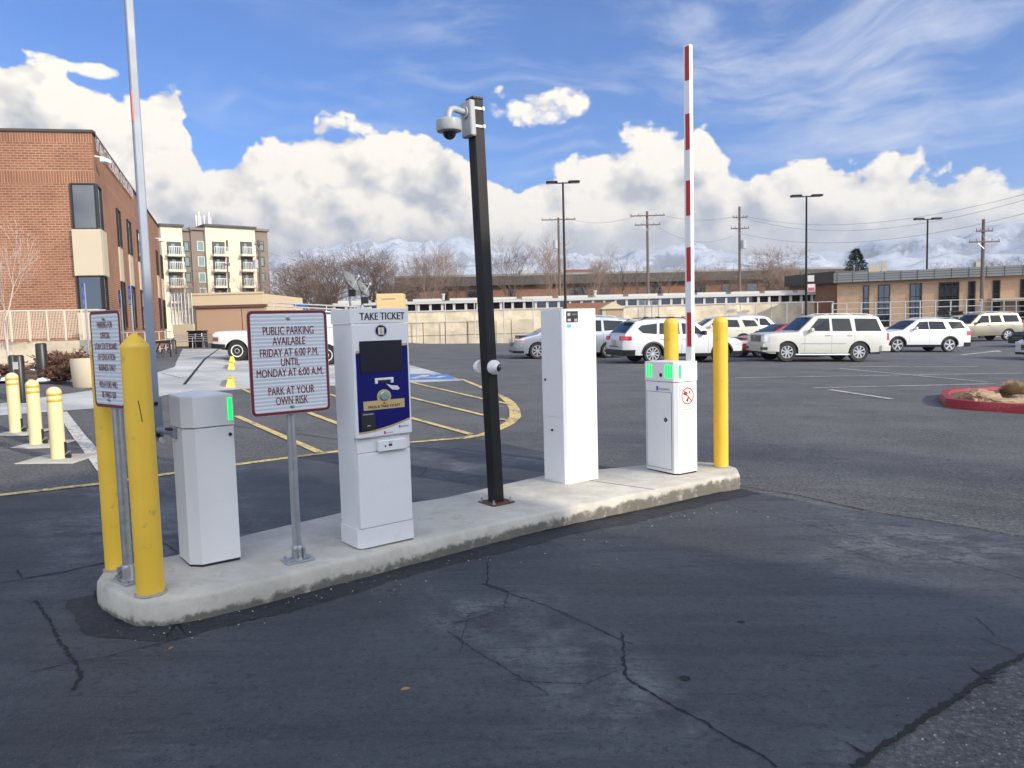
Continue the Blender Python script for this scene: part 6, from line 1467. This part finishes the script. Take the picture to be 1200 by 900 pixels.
# benches and bin by the garage
for i, (u, v, rz, lab) in enumerate(((221, 398, 30, 'grey metal bench nearest the brick office, at the end of the walk'), (243, 395, 5, 'grey metal bench in front of the tan garage'))):
    p = at(u, v, 46); t = thing('metal_bench', lab, 'bench', (p.x, 46, .45), R(rz), 'metal benches'); gm = galv
    mb = MB()
    for y in (-.25, -.1, .05, .2): mb.tube([(-.8, y, .45), (.8, y, .45)], .022, gm, 6)
    mb.obj('seat', t); mb = MB()
    for z in (.6, .72, .84): mb.tube([(-.8, .28+(z-.6)*.3, z), (.8, .28+(z-.6)*.3, z)], .022, gm, 6)
    mb.obj('backrest', t)
    for x in (-.8, .8):
        mb = MB(); mb.tube([(x, -.3, 0), (x, -.22, .45), (x, -.25, .66), (x, .1, .68), (x, .25, .5), (x, .38, .9)], .025, gm, 6); mb.tube([(x, .25, .5), (x, .35, 0)], .025, gm, 6); mb.obj('side_frame', t)
p = at(232, 398, 47.5); t = thing('litter_bin', 'dark square litter bin between the two metal benches', 'bin', (p.x, 47.5, .45)); mb = MB(); mb.box(-.45, .45, -.4, .4, 0, 1.0, black, .04); mb.obj('bin_body', t); mb = MB(); mb.box(-.5, .5, -.45, .45, 1.0, 1.08, black, .02); mb.obj('lid', t)
# benches / bike rack along the office
for i, (u, v, Y) in enumerate(((186, 405, 34), (177, 412, 30))):
    p = at(u, v, Y); t = thing('bike_rack', ('dark low bike rack beside the brick office, farther one', 'dark low bike rack beside the brick office, nearer one')[i], 'bike rack', (p.x, Y, .35), R(70)); mb = MB()
    mb.tube([(-1, 0, 0), (-1, 0, .75), (1, 0, .75), (1, 0, 0)], .03, black, 6); mb.obj('frame', t); mb = MB()
    for k in range(6): x = -.8+k*.32; mb.tube([(x, 0, 0), (x, .3, .3), (x, 0, .75)], .015, black, 5)
    mb.obj('hoops', t)

# ------------------------------------------------------------------ red kerbed island at right
c0 = [gp(u, v).xy for u, v in ((1100, 470), (1108, 477), (1140, 481), (1200, 485))]; dR = (c0[3]-c0[1]).normalized()
P1_ = c0+[c0[3]+dR*5, c0[3]+dR*5+Vector((1.5, 4)), gp(1200, 459).xy, gp(1160, 461).xy, gp(1120, 463).xy, gp(1104, 465).xy]
lp = densify(P1_, .15); 
if sum(a.x*b.y-b.x*a.y for a, b in zip(lp, lp[1:]+lp[:1])) < 0: lp.reverse()
def inset(d):
    o_ = []
    for i, p in enumerate(lp):
        t_ = (lp[(i+1) % len(lp)]-lp[i-1]).normalized(); q = p+Vector((-t_.y, t_.x))*d; o_.append(q)
    return o_
t = thing('planting_island', 'red painted kerb island with rocks at the right edge', 'kerb island', (0, 0, 0)); mb = MB()
mb.rings([[(q.x, q.y, G(q.x)+z) for q in inset(i_)] for i_, z in ((0, -.02), (.005, .12), (.03, .15), (.15, .15), (.17, .08))], redcurbm, False); mb.obj('red_kerb', t, 40)
mb = MB(); mb.poly([(q.x, q.y, G(q.x)+.09) for q in inset(.17)], soil); mb.obj('soil', t, 0)
def rock(u, v, sx, sy, sz, lab, seed, rz=0):
    p = gp(u, v, .08); bm = bmesh.new(); bmesh.ops.create_icosphere(bm, subdivisions=4, radius=1)
    for vv in bm.verts:
        c_ = vv.co.copy(); q = c_.copy()
        q = Vector([math.copysign(abs(a)**.6, a) for a in q]); n_ = noise.noise(c_*1.6+Vector((seed, 0, 0)))*.28+noise.noise(c_*5+Vector((seed, 3, 0)))*.10+noise.noise(c_*14)*.035
        q = q*(.85+n_); vv.co = Vector((q.x*sx, q.y*sy, max(q.z, -.3)*sz))
    me = D.meshes.new('boulder'); bm.to_mesh(me); bm.free(); me.materials.append(rockm); o = D.objects.new('boulder', me); C.collection.objects.link(o); o.location = p; o.rotation_euler.z = rz; tag(o, lab, 'rock', 'boulders in the red kerbed island')
rock(1149, 470, .36, .28, .22, 'flat topped tan boulder, left one in the red kerbed island', 1, .2); rock(1180, 474, .42, .24, .13, 'lower slanted tan boulder before the straw grass', 5, -.2); rock(1206, 472, .3, .3, .16, 'tan boulder cut by the right picture edge', 9)
p = gp(1189, 466, .08); t = thing('ornamental_grass', 'clipped straw coloured ornamental grass clump at the right edge', 'grass clump', p); mb = MB(); rr = random.Random(2)
for i in range(3600):
    a = rr.uniform(0, 6.28); e_ = math.acos(rr.uniform(.0, 1)); r_ = .30*rr.uniform(.8, 1.05); b_ = Vector((math.cos(a), math.sin(a), 0))*rr.uniform(0, .16); q = Vector((math.cos(a)*math.sin(e_)*r_*1.25, math.sin(a)*math.sin(e_)*r_*1.25, math.cos(e_)*r_*1.1+.03)); s_ = Vector((-math.sin(a), math.cos(a), 0))*.0035
    m_ = b_.lerp(q, .6)+Vector((0, 0, .03)); mb.poly([b_-s_, b_+s_, m_+s_, m_-s_], strawm); mb.poly([m_-s_, m_+s_, q], strawm)
mb.obj('blades', t, 0)

# ------------------------------------------------------------------ mountains
def ridge(name, Y0, table, depth, seed, rough_=1.0, res=260, rows=70):
    bm = bmesh.new(); grid = []
    us = [lerp(-500, 1800, i/res) for i in range(res+1)]
    for j in range(rows+1):
        row = []
        for u in us:
            a, _ = azh(u, 380); dist = Y0*(1+depth*(j/rows)); t_ = j/rows
            x, y = math.sin(a)*dist/math.cos(a)**.0, math.cos(a)*dist
            hv = prof(table, u); d_ = ray(u, hv); hmax = EYE+d_.z/math.hypot(d_.x, d_.y)*Y0*(1+depth*.6)
            env = math.sin(min(1, t_/.6)*math.pi/2)**1.15 if t_ < .6 else 1-.35*(t_-.6)/.4
            p = Vector((x, y, 0))/Y0*9
            n1 = 1-abs(noise.noise(p+Vector((seed, 0, 0)))*2); n2 = 1-abs(noise.noise(p*2.3+Vector((seed, 5, 0)))*2); n3 = 1-abs(noise.noise(p*5.1+Vector((seed, 9, 0)))*2); n4 = noise.noise(p*12); n5 = noise.noise(p*27)
            rg = (n1*.5+n2*.28+n3*.16+n4*.09+n5*.05)
            z = hmax*env*(.70+.42*rg*rough_)
            row.append(bm.verts.new((x, y, z-8 if j else -30)))
        grid.append(row)
    for a, b in zip(grid, grid[1:]):
        for i in range(res): bm.faces.new((a[i], a[i+1], b[i+1], b[i]))
    me = D.meshes.new(name); bm.to_mesh(me); bm.free(); me.materials.append(mountm)
    for pl in me.polygons: pl.use_smooth = True
    o = D.objects.new(name, me); C.collection.objects.link(o); o['kind'] = 'structure'
ridge('foothills', 2600, [(-500, 330), (0, 330), (200, 325), (340, 312), (430, 310), (520, 312), (585, 306), (620, 310), (720, 310), (770, 317), (850, 308), (890, 320), (930, 306), (960, 302), (990, 318), (1060, 322), (1200, 318), (1800, 320)], .8, 3.1)
ridge('mountains', 4600, [(-500, 325), (0, 312), (300, 308), (350, 298), (420, 286), (480, 284), (560, 284), (610, 294), (700, 302), (760, 293), (810, 287), (850, 297), (900, 303), (940, 299), (980, 296), (1030, 284), (1090, 276), (1150, 268), (1210, 262), (1300, 266), (1800, 290)], .6, 8.7)
# ------------------------------------------------------------------ air
hm = D.materials.new('haze_air'); hm.use_nodes = True; hm.node_tree.nodes.clear(); k = N(hm.node_tree)
pv = k.n('ShaderNodeVolumePrincipled'); pv.inputs['Color'].default_value = (.80, .88, 1.0, 1); pv.inputs['Density'].default_value = 0.00010; pv.inputs['Anisotropy'].default_value = .2
mo = k.n('ShaderNodeOutputMaterial'); hm.node_tree.links.new(pv.outputs[0], mo.inputs['Volume'])
mb = MB(); mb.box(-10000, 10000, -80, 9000, -40, 760, hm); o = mb.obj('haze', None, 0); o['kind'] = 'stuff'; tag(o, 'thin bluish winter haze over the lot and the mountains', 'haze')
C.cycles.volume_bounces = 0
